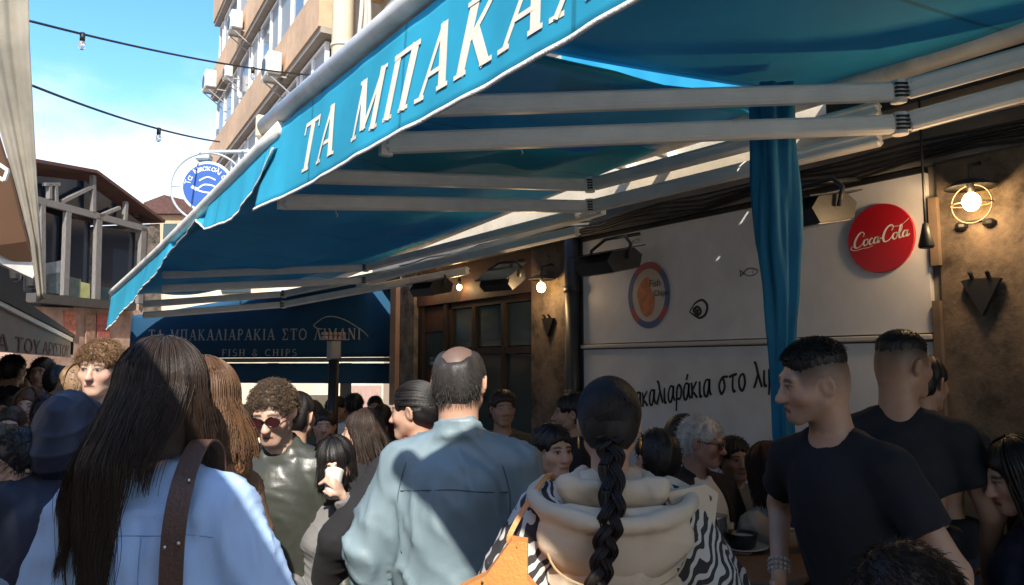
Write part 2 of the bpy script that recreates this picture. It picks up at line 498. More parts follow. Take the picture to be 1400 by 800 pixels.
def smooth2(pts, n=6):
    """Catmull-Rom through 2D points"""
    P = [pts[0]] + list(pts) + [pts[-1]]; out = []
    for i in range(1, len(P)-2):
        p0, p1, p2, p3 = P[i-1], P[i], P[i+1], P[i+2]
        for k in range(n):
            t = k/n
            out.append(tuple(.5*((2*p1[c])+(-p0[c]+p2[c])*t+(2*p0[c]-5*p1[c]+4*p2[c]-p3[c])*t*t+(-p0[c]+3*p1[c]-3*p2[c]+p3[c])*t**3) for c in (0, 1)))
    out.append(tuple(pts[-1]))
    return out

def font_text(name, body, m, size, M, parent=None, extrude=.001, align='LEFT', spacing=1.0):
    c = bpy.data.curves.new(name, 'FONT'); c.body = body; c.size = size; c.extrude = extrude; c.align_x = align
    c.space_character = spacing
    t = bpy.data.objects.new('tmp', c); COL.objects.link(t)
    dg = bpy.context.evaluated_depsgraph_get()
    me = bpy.data.meshes.new_from_object(t.evaluated_get(dg))
    bpy.data.objects.remove(t); bpy.data.curves.remove(c)
    me.name = name; me.transform(M); me.materials.clear(); me.materials.append(m)
    o = bpy.data.objects.new(name, me); COL.objects.link(o)
    if parent: o.parent = parent
    return o

def frame_M(origin, ax, ay):
    ax = Vector(ax).normalized(); ay = Vector(ay).normalized(); az = ax.cross(ay)
    M = Matrix((ax, ay, az)).transposed().to_4x4(); M.translation = Vector(origin)
    return M

# ------------------------------------------------------------------ ground
gb = MB()
ysn = [-80, -30, -10, 0, 2] + [2+i for i in range(1, 15)] + [20, 40, 90, 300, 900]
xsn = [-500, -60, -20, -6, -2, 0, 2, 4, 8, 20, 60, 500]
gb.V = [(x, y, ground_z(y)) for x in xsn for y in ysn]
gb.F = [(i*len(ysn)+j, (i+1)*len(ysn)+j, (i+1)*len(ysn)+j+1, i*len(ysn)+j+1) for i in range(len(xsn)-1) for j in range(len(ysn)-1)]
gb.M = [0]*len(gb.F)
tag(gb.build('ground', paving_mat(), smooth=True), kind='structure')

# ------------------------------------------------------------------ the fish shop along the right side (plane x = 3.8)
XW = 3.8
shop = empty('fish_shop', (XW, 2, 0))
tag(shop, 'fish shop front with a white sign wall, stone pillars and dark glazed doors', 'shop')
def sb(name, m, *boxes, bev=.0):
    b = MB()
    for lo, hi in boxes:
        b.box((lo[0]-XW, lo[1]-2, lo[2]), (hi[0]-XW, hi[1]-2, hi[2]), bev=bev)
    return b.build(name, m, shop)
Y_ST, Y_PN, Y_DP, Y_PI, Y_WN, Y_DR, Y_CO = 1.86, 4.55, 4.72, 5.22, 6.72, 7.32, 7.66
sb('stone_wall', M_stone, ((XW-.03, -4, -.3), (6, Y_ST, 2.62)))
sb('wall', M_grey_wall, ((XW, Y_ST+.002, -.4), (6, Y_PN, 2.62)))
sb('upper_wall', M_cream_wall, ((XW+.01, -4, 2.803), (6, 8.4, 4.2)))
sb('beam', M_grey_wall, ((XW-.055, -4, 2.622), (6, 8.4, 2.80)))
# two tiers of white sheet, with a ledge between
pn = sb('sign_sheet', M_panel, ((XW-.035, Y_ST+.05, 1.80), (XW-.001, Y_PN-.02, 2.585)), ((XW-.035, Y_ST+.05, .32), (XW-.001, Y_PN-.02, 1.755)))
sb('ledge', M_ledge, ((XW-.058, Y_ST+.04, 1.764), (XW-.001, Y_PN, 1.792)), bev=.006)
sb('sheet_edge', M_black, ((XW-.045, Y_ST+.05, 2.588), (XW-.001, Y_PN-.02, 2.612)))
sb('plinth', M_grey_wall, ((XW-.05, Y_ST+.05, -.3), (XW-.001, Y_PN-.02, .31)))
sb('wood_batten', mat('sunbleached batten', (.17, .12, .085), .8, .2, 8), ((XW-.06, Y_ST, 1.3), (XW-.031, Y_ST+.035, 1.95)), ((XW-.06, Y_ST-.01, 2.12), (XW-.031, Y_ST+.03, 2.45)))
# dark rain pipe, stone pillar
b = MB(); b.tube([(-.06, Y_PN+.085-2, -.3), (-.06, Y_PN+.085-2, 2.62)], .058, 14)
for z in (.6, 1.4, 2.2): b.tube([(-.06, Y_PN+.085-2, z), (-.06, Y_PN+.085-2, z+.05)], .068, 14)
b.build('rain_pipe', M_dmetal, shop, True)
sb('pillar_back', M_grey_wall, ((XW, Y_PN+.002, -.4), (6, Y_PI, 2.62)))
sb('stone_pillar', M_stone, ((XW-.03, Y_DP+.01, -.3), (XW-.001, Y_PI, 2.62)))
# glazed front: frame members then panes, set back a little
gf = MB(); x0, x1 = XW+.02, XW+.10
def gbx(lo, hi): gf.box((lo[0]-XW, lo[1]-2, lo[2]), (hi[0]-XW, hi[1]-2, hi[2]))
for yy in (5.222, 5.70, 6.20, 6.66): gbx((x0, yy, -.3), (x1, yy+.055, 2.19))
for zz in (-.3, .62, 1.74, 2.192): gbx((x0+.004, 5.28, zz), (x1-.004, 6.655, zz+.06))
gf.build('window_frame', M_wood_dark, shop)
sb('lintel', M_wood_red, ((XW-.02, Y_PI+.002, 2.254), (6, Y_DR, 2.62)))
b = MB()
for ya, yb in ((5.28, 5.695), (5.76, 6.195), (6.26, 6.655)):
    for za, zb in ((.69, 1.735), (1.81, 2.185)): b.box((.055, ya-2, za), (.07, yb-2, zb))
b.build('window_pane', M_glass, shop)
b = MB()
for ya, yb in ((5.28, 5.695), (5.76, 6.195), (6.26, 6.655)): b.box((.05, ya-2, -.235), (.07, yb-2, .615))
b.build('lower_panel', M_wood_dark, shop)
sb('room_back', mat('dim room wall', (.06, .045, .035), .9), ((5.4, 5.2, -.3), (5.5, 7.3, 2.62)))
# doorway with a red brown leaf
sb('door_frame', M_wood_dark, ((XW, Y_WN, -.3), (XW+.1, Y_WN+.06, 2.25)), ((XW, Y_DR-.08, -.3), (XW+.1, Y_DR, 2.25)))
dr = sb('door', M_wood_red, ((XW+.04, Y_WN+.062, -.2), (XW+.09, Y_DR-.082, 1.62)), ((XW+.04, Y_WN+.062, 1.98), (XW+.09, Y_DR-.082, 2.24)))
b = MB(); b.box((.05, Y_WN+.062-2, 1.622), (.07, Y_DR-.082-2, 1.978)); b.build('door_pane', M_glass, dr)
sb('corner_pillar', M_stone2, ((XW-.05, Y_DR+.002, -.5), (6, Y_CO, 2.62)))
sb('end_strip', mat('stone with painted sunlight', (.55, .36, .25), .8, .12, 6), ((XW-.10, Y_CO+.004, 1.2), (6, Y_CO+.14, 2.5)))  # sunlit pilaster edge, the sunlight put into its pale pinkish colour
# cables pinned along the beam
b = MB()
rnd = random.Random(4)
for k in range(5):
    z0 = 2.64+.022*k; pts = []
    for i in range(27):
        y = -1+i*.33; pts.append((-.075-.006*k, y-2, z0+.012*math.sin(i*1.7+k)-.02*((i % 3) == 1)))
    b.tube(pts, .008, 6)
b.build('cable', M_black, shop, True)

# ---- stickers and writing on the white sheet: things stuck to the shop, so parts of it
def wall_place(y0, z0, k, slope=0.0, x=XW-.037):
    return lambda px, py, h: Vector((x-h-XW, y0-px*k-2, z0+py*k+px*k*slope))
HW = {
 'κ': ([[(0, 1), (.06, .5), (.03, 0)], [(.58, 1.02), (.10, .5), (.3, .3), (.64, 0)]], .72),
 'α': ([[(.62, .95), (.3, 1), (.06, .6), (.1, .12), (.34, .02), (.56, .45), (.66, 1), (.62, .4), (.80, .02)]], .84),
 'ά': ([[(.62, .95), (.3, 1), (.06, .6), (.1, .12), (.34, .02), (.56, .45), (.66, 1), (.62, .4), (.80, .02)], [(.38, 1.25), (.56, 1.65)]], .84),
 'λ': ([[(.05, 1.5), (.22, 1.45), (.42, .8), (.74, .0)], [(.40, .82), (.2, .35), (.0, .0)]], .78),
 'ι': ([[(.08, 1), (.06, .3), (.14, .02), (.3, .1)]], .36),
 'ρ': ([[(.0, -.6), (.06, .1), (.12, .75), (.38, 1.02), (.64, .65), (.46, .12), (.1, .15)]], .74),
 'σ': ([[(.98, 1.0), (.4, .98), (.06, .5), (.28, .02), (.6, .3), (.56, .75), (.42, .96)]], 1.0),
 'τ': ([[(-.02, .92), (.35, 1.0), (.78, 1.02)], [(.38, 1), (.32, .3), (.42, .0), (.6, .1)]], .80),
 'ο': ([[(.35, 1.0), (.08, .7), (.1, .2), (.36, .0), (.62, .35), (.56, .85), (.33, 1.0)]], .72),
 'μ': ([[(.0, -.5), (.08, .3), (.1, 1), (.1, .3), (.3, .02), (.55, .35), (.6, 1), (.58, .3), (.72, .02)]], .80),
 'ν': ([[(.0, 1), (.25, .05), (.34, .05), (.6, 1)]], .66),
 'π': ([[(-.02, .95), (.4, 1.0), (.86, 1.0)], [(.2, .98), (.12, .0)], [(.62, 1), (.6, .2), (.74, .02)]], .92),
 'Τ': ([[(-.05, 1.45), (.8, 1.5)], [(.4, 1.48), (.36, 0)]], .85),
 ' ': ([], .55),
}
def hand_strokes(text, w=.15):
    out = []; x = 0; r = random.Random(3)
    for ch in text:
        g, ww = HW[ch]
        for pts in g:
            P = smooth2([(x+a, c+r.uniform(-.03, .03)) for a, c in pts], 5)
            n = len(P); out.append((P, [w*(.75+.4*abs(math.sin(2.2*i/n+.4))) for i in range(n)]))
        x += ww+.10
    return out, x
st, wd = hand_strokes('Τα μπακαλιαράκια στο λιμάνι', .20)
st = [([(a_, c_*1.3) for a_, c_ in p_], w_) for p_, w_ in st]
full = hand_strokes('Τα μπα')[1]
vis = hand_strokes('καλιαράκια στο λι')[1]
kk = 1.04/vis
b = MB(); strokes_mesh(b, st, wall_place(3.90+full*kk, 1.355-full*kk*.16, kk, .16), .00035)
b.build('brush_lettering', M_ink, shop)
# small fish, an eye-like fish mark
def fish(y, z, k, flip=1):
    body = smooth2([(0, 0), (.3, .22), (.7, .2), (1, .02), (.7, -.18), (.3, -.18), (0, 0)], 6)
    tail = [(0, 0), (-.28, .22), (-.2, 0), (-.26, -.2), (0, 0)]
    S_ = [(body, .05), (tail, .06), ([(.82, .06), (.86, .06)], .05), (smooth2([(.7, .16), (.64, 0), (.7, -.14)], 4), .03)]
    b = MB(); strokes_mesh(b, [([(flip*a, c) for a, c in p], w) for p, w in S_], wall_place(y, z, k), .0003)
    return b.build('fish_mark', M_ink, shop)
p = hx(1022, 374, XW); fish(p.y, p.z, .105)
p = hx(872, 331, XW); fish(p.y, p.z, .06)
p = hx(948, 424, XW)
b = MB()
strokes_mesh(b, [(smooth2([(0, -.1), (.35, .28), (.8, .42), (1.1, .15), (1.0, -.25), (.65, -.42), (.3, -.28), (0, -.1)], 6), [.05+.09*math.sin(math.pi*i/42) for i in range(43)]),
                 (smooth2([(.22, -.02), (.5, .12), (.72, -.12), (.5, -.28), (.22, -.02)], 5), .13), ([(.35, -.08), (.6, -.12)], .22)], wall_place(p.y, p.z, .135), .0003)
b.build('eye_mark', M_ink, shop)
# round fish and chips badge: coloured rim, pale middle, a plain battered fish and chips
bd = empty('badge_sticker', (0, 0, 0)); bd.parent = shop
pc = hx(892, 404, XW); bd.location = (-.037, pc.y-2, pc.z)
RB, RZ = .205, .235
def ell_pts(a0, a1, rx, rz, n=16): return [(rx*math.cos(rad(a0+(a1-a0)*i/n)), rz*math.sin(rad(a0+(a1-a0)*i/n))) for i in range(n+1)]
pl = lambda px, py, h: Vector((-h, -px, py))
M_bblue = mat('badge blue', (.05, .11, .28), .5, .1, 9); M_bred = mat('badge faded red', (.40, .07, .09), .5, .1, 9); M_bpale = mat('badge pale', (.55, .50, .44), .5, .06, 9)
def flat_poly(mb, P, h):
    n = len(P); mb.add([pl(x, y, h) for x, y in P], [tuple(range(n))])
b = MB(); flat_poly(b, ell_pts(0, 360, RB*.80, RZ*.80, 40)[:-1][::-1], .001); b.build('badge_face', M_bpale, bd)
for m_, segs in ((M_bred, ((50, 130), (205, 235), (305, 335))), (M_bblue, ((130, 205), (235, 305), (-25, 50)))):
    b = MB()
    for a0, a1 in segs: strokes_mesh(b, [(ell_pts(a0, a1, RB*.88, RZ*.88), .045)], pl, 0, .0015)
    b.build('badge_rim', m_, bd)
b = MB()
flat_poly(b, smooth2([(-.07, -.12), (-.11, .02), (-.05, .11), (.01, .12), (.02, .05), (.06, -.02), (.04, -.12), (-.02, -.15), (-.07, -.12)], 5)[:-1][::-1], .002)
b.build('battered_fish', mat('badge orange', (.55, .17, .06), .5, .25, 20), bd)
Mx = frame_M((-.0035, -.01, .055), (0, -1, 0), (0, 0, 1))
font_text('badge_word', 'Fish', M_ink, .07, Mx, bd, .0004)
Mx = frame_M((-.0035, -.055, -.01), (0, -1, 0), (0, 0, 1))
font_text('badge_word', 'Chips', M_ink, .055, Mx, bd, .0004)

# ------------------------------------------------------------------ round red sign with white script
pc = hx(1211, 327, XW)
ds = empty('drinks_sign', (XW-.035, pc.y, pc.z))
tag(ds, 'round red sign with white script lettering on the white wall', 'sign')
RD = .178
Mx = Matrix.Rotation(-math.pi/2, 4, 'Y')
b = MB(); b.lathe([(RD*.98, 0.0), (RD, .006), (RD, .016), (RD*.985, .02)], n=56, M=Mx); b.build('disc', M_red, ds)
def scr(pts, w0, w1, n=6):
    P = smooth2(pts, n); out = []
    for i in range(len(P)):
        a = P[max(i-1, 0)]; c = P[min(i+1, len(P)-1)]
        dx, dy = c[0]-a[0], c[1]-a[1]; q = math.hypot(dx, dy) or 1
        out.append(w0+(w1-w0)*max(0, -dy/q)**1.0*1.0 + .0)     # thick on the way down
    return (P, out)
T0, T1 = .13, .36
ltr = []
ltr.append(scr([(1.75, 1.35), (1.95, 1.75), (1.6, 2.05), (1.0, 1.75), (.4, .95), (.3, .2), (.7, -.1), (1.35, .15), (1.75, .55)], T0, T1))      # C
ltr.append(scr([(.35, .15), (-.2, .2), (-.3, -.15), (.4, -.42), (1.5, -.35), (2.6, -.38), (3.3, -.2)], .08, .16))                        # its sweep
ltr.append(scr([(2.35, .85), (1.95, .75), (1.8, .3), (2.0, 0), (2.35, .15), (2.5, .6), (2.3, .86), (2.6, .72)], T0, T1*.8))               # o
ltr.append(scr([(3.35, .72), (3.15, .86), (2.85, .62), (2.72, .2), (2.95, -.02), (3.25, .14), (3.45, .35)], T0, T1*.8))                    # c
ltr.append(scr([(4.15, .80), (3.8, .84), (3.5, .45), (3.55, .05), (3.85, .08), (4.1, .55), (4.22, .88), (4.08, .3), (4.2, .02), (4.45, .25)], T0, T1*.8))  # a
ltr.append(([(4.45, .52), (4.85, .56)], .14))                                                                                   # hyphen
ltr.append(scr([(6.35, 1.30), (6.65, 1.75), (6.3, 2.1), (5.65, 1.8), (5.1, 1.0), (5.0, .2), (5.4, -.1), (6.05, .15), (6.45, .6)], T0, T1))
ltr.append(scr([(5.9, 2.05), (6.9, 1.75), (7.8, 1.75), (8.7, 2.2), (9.0, 2.45)], .07, .12))                                          # swash
ltr.append(scr([(6.95, .85), (6.6, .75), (6.45, .3), (6.65, 0), (7.0, .15), (7.15, .6), (6.95, .86), (7.25, .72)], T0, T1*.8))
ltr.append(scr([(7.35, .4), (7.85, 1.2), (7.95, 1.75), (7.75, 1.7), (7.5, .9), (7.45, .15), (7.65, 0), (7.95, .25)], T0, T1*.8))                # l
ltr.append(scr([(8.65, .80), (8.3, .84), (8.0, .45), (8.05, .05), (8.35, .08), (8.6, .55), (8.72, .88), (8.58, .3), (8.7, .02), (9.05, .3)], T0, T1*.8))
kc = .030
b = MB()
tilt = .10
strokes_mesh(b, ltr, lambda px, py, h: Vector((-.0215-h, -(px-4.4)*kc*1.12, (py-.6)*kc*1.2+(px-4.4)*kc*tilt)), .00025)
b.build('script_lettering', M_whitepaint, ds)

# ------------------------------------------------------------------ lamps on the shop front
def bulb_lamp(u, v, X, label, r=.034, cage=False, power=4.0, shade=True):
    p = hx(u, v, X)
    t = empty('wall_lamp', p); tag(t, label, 'lamp', 'bulb lamps on the shop front')
    b = MB(); b.ball((0, 0, 0), (r, r, r*1.15)); b.build('bulb', emit_mat('lit bulb', (1.0, .62, .22), 18.0), t, True)
    b = MB(); b.tube([(0, 0, r*1.05), (0, 0, r+.06)], .016, 10); b.build('socket', M_black, t, True)
    b = MB(); b.tube([(0, 0, r+.05), (0, 0, r+.13), (.10, 0, r+.16), (XW-.04-X, 0, r+.15)], .009, 8); b.build('arm', M_dmetal, t, True)
    if shade:
        b = MB(); b.lathe([(.016, r+.065), (.05, r+.06), (.105, r+.03), (.108, r+.026), (.05, r+.05), (.012, r+.055)], n=24); b.build('shade', M_dmetal, t, True)
    if cage:
        b = MB(); R = .088
        b.tube([(R*math.cos(q*.262)*.8, R*math.sin(q*.262), -.01) for q in range(25)], .003, 6)
        b.tube([(0, R*math.cos(q*.262), R*math.sin(q*.262)-.01) for q in range(25)], .003, 6)
        b.build('wire_ring', mat('dull wire', (.16, .11, .07), .5), t, True)
    ld = bpy.data.lights.new('bulb_light', 'POINT'); ld.energy = power; ld.color = (1, .66, .36); ld.shadow_soft_size = r*1.3
    lo = bpy.data.objects.new('bulb_light', ld); COL.objects.link(lo); lo.parent = t; lo.location = (-r*2.2, 0, -.02)
    return t
bulb_lamp(1328, 276, XW-.14, 'lit bulb in a wire ring above the black triangle on the right stone wall', .038, True, 4.0, True)
bulb_lamp(740, 393, XW-.16, 'lit bulb under a flat shade by the stone pillar', .036, power=2.4)
bulb_lamp(628, 393, XW-.08, 'small lit bulb over the middle of the dark window', .024, power=.5, shade=False)
bulb_lamp(576, 389, XW-.16, 'small lit bulb beside the dark doorway, farthest of the four', .026, power=.5, shade=False)

def flood(u, v, X, label, k=1.0, yawd=0, tilt=35):
    p = hx(u, v, X); t = empty('floodlight', p, rad(yawd)); tag(t, label, 'floodlight', 'floodlights under the awning')
    R = Matrix.Rotation(rad(-tilt), 4, 'Y')
    b = MB(); b.prism([(-.12*k, -.05*k), (-.16*k, .03*k), (-.10*k, .085*k), (.10*k, .085*k), (.16*k, .03*k), (.12*k, -.05*k)], (0, -.17*k, 0), (1, 0, 0), (0, 0, 1), (0, .34*k, 0))
    b.V = [R @ Vector(w) for w in b.V]; b.build('housing', M_dmetal, t)
    b = MB(); b.box((-.115*k, -.155*k, -.056*k), (.115*k, .155*k, -.052*k)); b.V = [R @ Vector(w) for w in b.V]
    b.build('lens', mat('floodlight lens', (.40, .36, .34), .25), t)
    b = MB(); b.box((-.18*k, -.19*k, .087*k), (.19*k, .19*k, .094*k)); b.V = [R @ Vector(w) for w in b.V]; b.build('hood', M_dmetal, t)
    q = MB(); q.tube([(0, .19*k, .02), (.02, .2*k, .12*k), (.06, .1*k, .19*k), (.06, -.1*k, .19*k), (.02, -.2*k, .12*k), (0, -.19*k, .02)], .012*k, 6)
    q.tube([(.06, 0, .19*k), (XW-.05-X, 0, .24*k)], .014*k, 6); q.build('bracket', M_dmetal, t, True)
    return t
flood(832, 362, XW-.34, 'dark floodlight left of the round badge, hung on the rail', 1.0, 0, 12)
flood(1108, 296, XW-.40, 'dark hooded floodlight right of the blue drape', .95, -10, 10)
flood(688, 384, XW-.34, 'floodlight with a pale face above the dark windows', .85, 20, 30)
flood(590, 396, XW-.36, 'dark floodlight over the doorway, farthest of its row', .9, 10, 12)

# black triangles and hooks on the stone
def triangle(u, v, X, k, label):
    p = hx(u, v, X); t = empty('wall_ornament', p); tag(t, label, 'ornament', 'black triangular ornaments on the stone')
    b = MB(); b.prism([(-k, k*.9), (0, -k*1.05), (k, k*.9), (.6*k, k*.96), (-.6*k, k*.97)], (0, 0, 0), (0, -1, 0), (0, 0, 1), (.03, 0, 0)); b.build('plate', M_black, t)
    for q in (-.42, .42):
        b = MB(); b.tube([(.01, q*k, k*.92), (-.01, q*k, k*1.25), (-.025, q*k*1.1, k*1.3)], [k*.12, k*.12, k*.05], 6); b.build('hook', M_black, t)
triangle(1341, 405, XW-.07, .085, 'black triangular ornament under the ringed bulb on the right wall')
triangle(748, 447, XW-.07, .075, 'black triangular ornament low on the stone pillar by the windows')
p = hx(1333, 307, XW-.04)
b = MB()
for q in (-.06, .06): b.ball((0, q, 0), (.03, .03, .022), 8, 5)
b.box((-.01, -.07, .012), (.02, .07, .02))
o = b.build('wall_hook', M_black); o.location = p; tag(o, 'pair of black hooks just below the ringed bulb', 'hook')
p = hx(1266, 326, XW-.25); p2 = hx(1263, 236, XW-.25)
t = empty('cable_pendant', p); tag(t, 'black pendant switch hanging on a cable beside the round red sign', 'pendant')
b = MB(); b.tube([(0, 0, .06), (0, 0, p2.z-p.z+.35)], .006, 6); b.build('cord', M_black, t, True)
b = MB(); b.lathe([(.012, .07), (.02, .03), (.035, -.035), (.03, -.045)], n=12); b.build('grip', M_black, t, True)

# ------------------------------------------------------------------ awnings
def lerp(a, b, t): return a+(b-a)*t
def arm(parent, sh, el, fr, gap=.145, w=.055, h=.085):
    """double folding arm: two profiles one above the other"""
    sh, el, fr = Vector(sh), Vector(el), Vector(fr)
    for dz, nm in ((0, 'arm'), (-gap, 'arm')):
        off = Vector((0, 0, dz)); d1 = (el-sh).normalized(); d2 = (fr-el).normalized()
        b = MB(); b.bar(sh+off, el+off-d1*.03, w, h, bev=.012); b.bar(el+off+d2*.03, fr+off, w, h*.95, bev=.012)
        for s_ in (-1, 1):                                  # ribs along the profile
            b.bar(el+off+d2*.05+Vector((0, 0, s_*.017)), fr+off+Vector((0, 0, s_*.017)), w+.008, .010)
            b.bar(sh+off+Vector((0, 0, s_*.02)), el+off-d1*.05+Vector((0, 0, s_*.02)), w+.008, .010)
        a = b.build(nm, M_bar, parent)
        b = MB(); b.tube([el+off+Vector((0, 0, -h*.56)), el+off+Vector((0, 0, h*.56))], w*.62, 12); b.build('elbow_joint', M_bar, a)
        b = MB()
        for k in range(4):
            z = -h*.32+k*h*.21
            q = el+off+Vector((0, 0, z)); b.bar(q-VF*(w*.60)-VR*.028, q-VF*(w*.60)+VR*.028, .012, .009)
        b.build('spring_link', M_black, a)

def wave(y, s=0.0): return .006*math.sin(y*4.1+s)+.0025*math.sin(y*17+1.3+s)+.0015*math.sin(y*31+s*2)

# --- first awning: big valance with the name
A1 = empty('awning', (1.2, 2.4, 2.9)); O1 = Vector((1.2, 2.4, 2.9))
tag(A1, 'near bright blue awning with the big cream lettering and white folding arms', 'awning')
YN, YFAR = .42, 4.06
XR, ZR = 3.58, 3.10
ZB, ZT = 2.455, 2.865
def a1f(u, v, y0, y1, dz=0.0):
    y = lerp(y0, y1, v); x = lerp(1.2, XR, u)
    return Vector((x, y, lerp(2.885, ZR, u) - .05*math.sin(math.pi*u) + dz*math.sin(math.pi*min(1, u*1.1)) + .012*math.sin(y*5+u*3))) - O1
b = MB(); b.sheet(lambda u, v: a1f(u, v, YN, 2.44, .02), 16, 18, .003); b.build('fabric', M_blue, A1, True)
b = MB(); b.sheet(lambda u, v: a1f(u, v, lerp(2.38, 2.46, min(1, max(0, (u-.40)/.16))), YFAR, -.03), 32, 18, .003); b.build('fabric', M_blue, A1, True)
def val1(y, z):
    t = (ZT-z)/(ZT-ZB)
    e = max(0, (y-3.55)/.5)
    return Vector((1.19 - .02*t + wave(y, 0.3)*(.25+.75*t)*(1-.3*e) - .03*e*t, y - .0*t + e*e*.10*(1-t)*-1.0, z))
b = MB(); b.sheet(lambda u, v: val1(lerp(YN, YFAR+.02, u), lerp(ZB, ZT, v)) - O1, 120, 10, .002); vl = b.build('valance', M_blue, A1, True)
b = MB(); b.sheet(lambda u, v: val1(lerp(YN, YFAR+.02, u), lerp(ZB-.002, ZB+.013, v)) - O1 - Vector((.0035, 0, 0)), 120, 1, .005); b.build('hem', mat('white braid', (.70, .66, .60), .8, .15, 60, .5, 150), vl, True)
st, wd = word_strokes('ΤΑ ΜΠΑΚΑΛΙΑΡΑΚΙΑ ΣΤΟ', .19, .30)
st = [(p_, w_*1.22) for p_, w_ in st]
kx, kz = .262, .225
def vplace(px, py, h):
    y = 3.50 - px*kx; z = 2.535 + py*kz
    p = val1(y, z) - O1; p.x -= .004 + h
    return p
b = MB(); strokes_mesh(b, [s_ for s_ in st if max(q[0] for q in s_[0])*kx < 3.47-YN-.05], vplace, .0005)
b.build('valance_lettering', M_cream_letter, vl)
# pale shadowless outline strip under the front bar is the tube itself
b = MB(); b.tube([Vector((1.19, YN-.02, 2.925))-O1, Vector((1.19, YFAR+.03, 2.925))-O1], .048, 18); b.build('front_bar', M_white_metal, A1, True)
b = MB(); b.box(Vector((1.14, YFAR+.031, 2.86))-O1, Vector((1.25, YFAR+.062, 2.99))-O1, bev=.012); b.build('end_cap', mat('aged cream plastic', (.55, .46, .33), .6, .1, 9), A1)
b = MB(); b.tube([Vector((XR+.035, YN-.1, ZR-.01))-O1, Vector((XR+.035, YFAR+.05, ZR-.01))-O1], .062, 18); b.build('rear_roller', M_white_metal, A1, True)
b = MB(); b.box(Vector((XR-.03, -.2, 3.165))-O1, Vector((XW+.005, 2.38, 3.19))-O1); b.box(Vector((XR+.11, -.2, 2.93))-O1, Vector((XR+.13, 2.38, 3.164))-O1); b.build('rear_cover', M_dmetal, A1)
b = MB()
for yy in (1.0, 2.2, 3.6, 4.0): b.bar(Vector((XR+.02, yy, ZR-.02))-O1, Vector((XW+.01, yy, ZR-.04))-O1, .05, .07)
b.bar(Vector((XR+.10, YN, 2.80))-O1, Vector((XR+.10, YFAR+.1, 2.80))-O1, .04, .04)
b.build('wall_bracket', M_white_metal, A1)
arm(A1, Vector((3.60, 1.22, 2.955))-O1, Vector((3.24, 1.74, 2.835))-O1, Vector((1.27, 2.74, 2.665))-O1)
arm(A1, Vector((3.62, 2.04, 2.915))-O1, Vector((3.24, 3.82, 2.825))-O1, Vector((1.27, 4.02, 2.655))-O1)
for yy in (2.74, 4.02):
    b = MB(); b.bar(Vector((1.27, yy, 2.47))-O1, Vector((1.27, yy, 2.88))-O1, .05, .03, up=(0, 1, 0)); b.build('arm_hanger', M_white_metal, A1)
for (u_, v_, y_) in ((712, 203, None), (459, 290, None)):
    p = hd(u_, v_, 3.6 if u_ > 600 else 4.4)-O1
    b = MB(); b.tube([p+Vector((0, 0, .04)), p+Vector((.0, 0, 0)), p+Vector((.012, 0, -.02)), p+Vector((.0, 0, -.035)), p+Vector((-.012, 0, -.02))], .004, 6); b.bar(p+Vector((-.04, .03, .042)), p+Vector((.04, -.03, .042)), .01, .008)
    b.build('crank_eye', M_white_metal, A1, True)

# a loose strip of lighter cloth lies over the gap between the two widths of fabric
t = MB()
def drape(u, v):
    return Vector((lerp(2.0, 3.30, u), 2.535 + .018*math.sin(u*33+v*2)*v + .012*math.sin(u*13), lerp(2.90, 3.10, v) + .04*u - .025*math.sin(u*17)*(v > .8)))
t.sheet(drape, 70, 6, .002)
o = t.build('loose_cloth', mat('bright blue lining', (.05, .45, .62), .8, .1, 4, transl=.6, tcol=(.06, .6, .85)), smooth=True)
tag(o, 'bright blue cloth strip bunched in the gap of the near awning', 'cloth')

# --- second awning, falling with the street
A2 = empty('awning', (1.2, 6.9, 2.65)); O2 = Vector((1.2, 6.9, 2.65))
tag(A2, 'far blue awning sagging behind the lettered one, its valance crumpled and half lit', 'awning')
Y20, Y21 = 3.80, 9.96
def zf2(y): return 2.83 - .060*(y-Y20)
def a2f(u, v):
    y = lerp(Y20-.34, 9.9 - .75*min(1, max(0, u-.25)/.3), v); x = lerp(1.22, 3.5, u)
    return Vector((x, y, lerp(zf2(y)-.03*(y < 4.1), 3.02-.055*(y-Y20), u) - .07*math.sin(math.pi*u) - .05*math.sin(math.pi*v) + .02*math.sin(x*9+y*1.2))) - O2
b = MB(); b.sheet(a2f, 30, 30, .003); b.build('fabric', M_blue, A2, True)
def vh2(y):
    P = [(3.8, .05), (4.05, .20), (4.6, .26), (5.2, .20), (5.55, .05), (6.0, .10), (7.2, .22), (8.6, .32), (9.96, .40)]
    for (a, c), (d, e) in zip(P, P[1:]):
        if y <= d: return lerp(c, e, (y-a)/(d-a))
    return P[-1][1]
def val2(u, v):
    y = lerp(Y20+.02, Y21, u); h = vh2(y)
    return Vector((1.18 + wave(y*1.3, 2)*v*1.6 - .03*v + .05*math.sin(math.pi*v)*(h < .15), y, zf2(y) - .03 - h*v)) - O2
b = MB(); b.sheet(val2, 150, 8, .002); v2 = b.build('valance', M_blue, A2, True)
b = MB(); b.sheet(lambda u, v: val2(u, .95+.06*v) - Vector((.004, 0, 0)), 150, 1, .006); b.build('hem', MATS['white braid'], v2, True)
b = MB(); b.tube([Vector((1.19, lerp(Y20, Y21, i/20), zf2(lerp(Y20, Y21, i/20))+.015-.03*math.sin(math.pi*i/20)))-O2 for i in range(21)], .040, 14); b.build('front_bar', M_white_metal, A2, True)
b = MB(); b.tube([Vector((3.52, Y20+.3, 3.0))-O2, Vector((3.52, Y21, 2.64))-O2], .045, 14); b.build('rear_roller', M_white_metal, A2, True)
b = MB(); b.bar(Vector((3.60, Y20+.3, 2.74))-O2, Vector((3.60, Y21, 2.50))-O2, .05, .05); b.build('rear_rail', M_bar, A2)
def pt(u, v, X): return hx(u, v, X)-O2
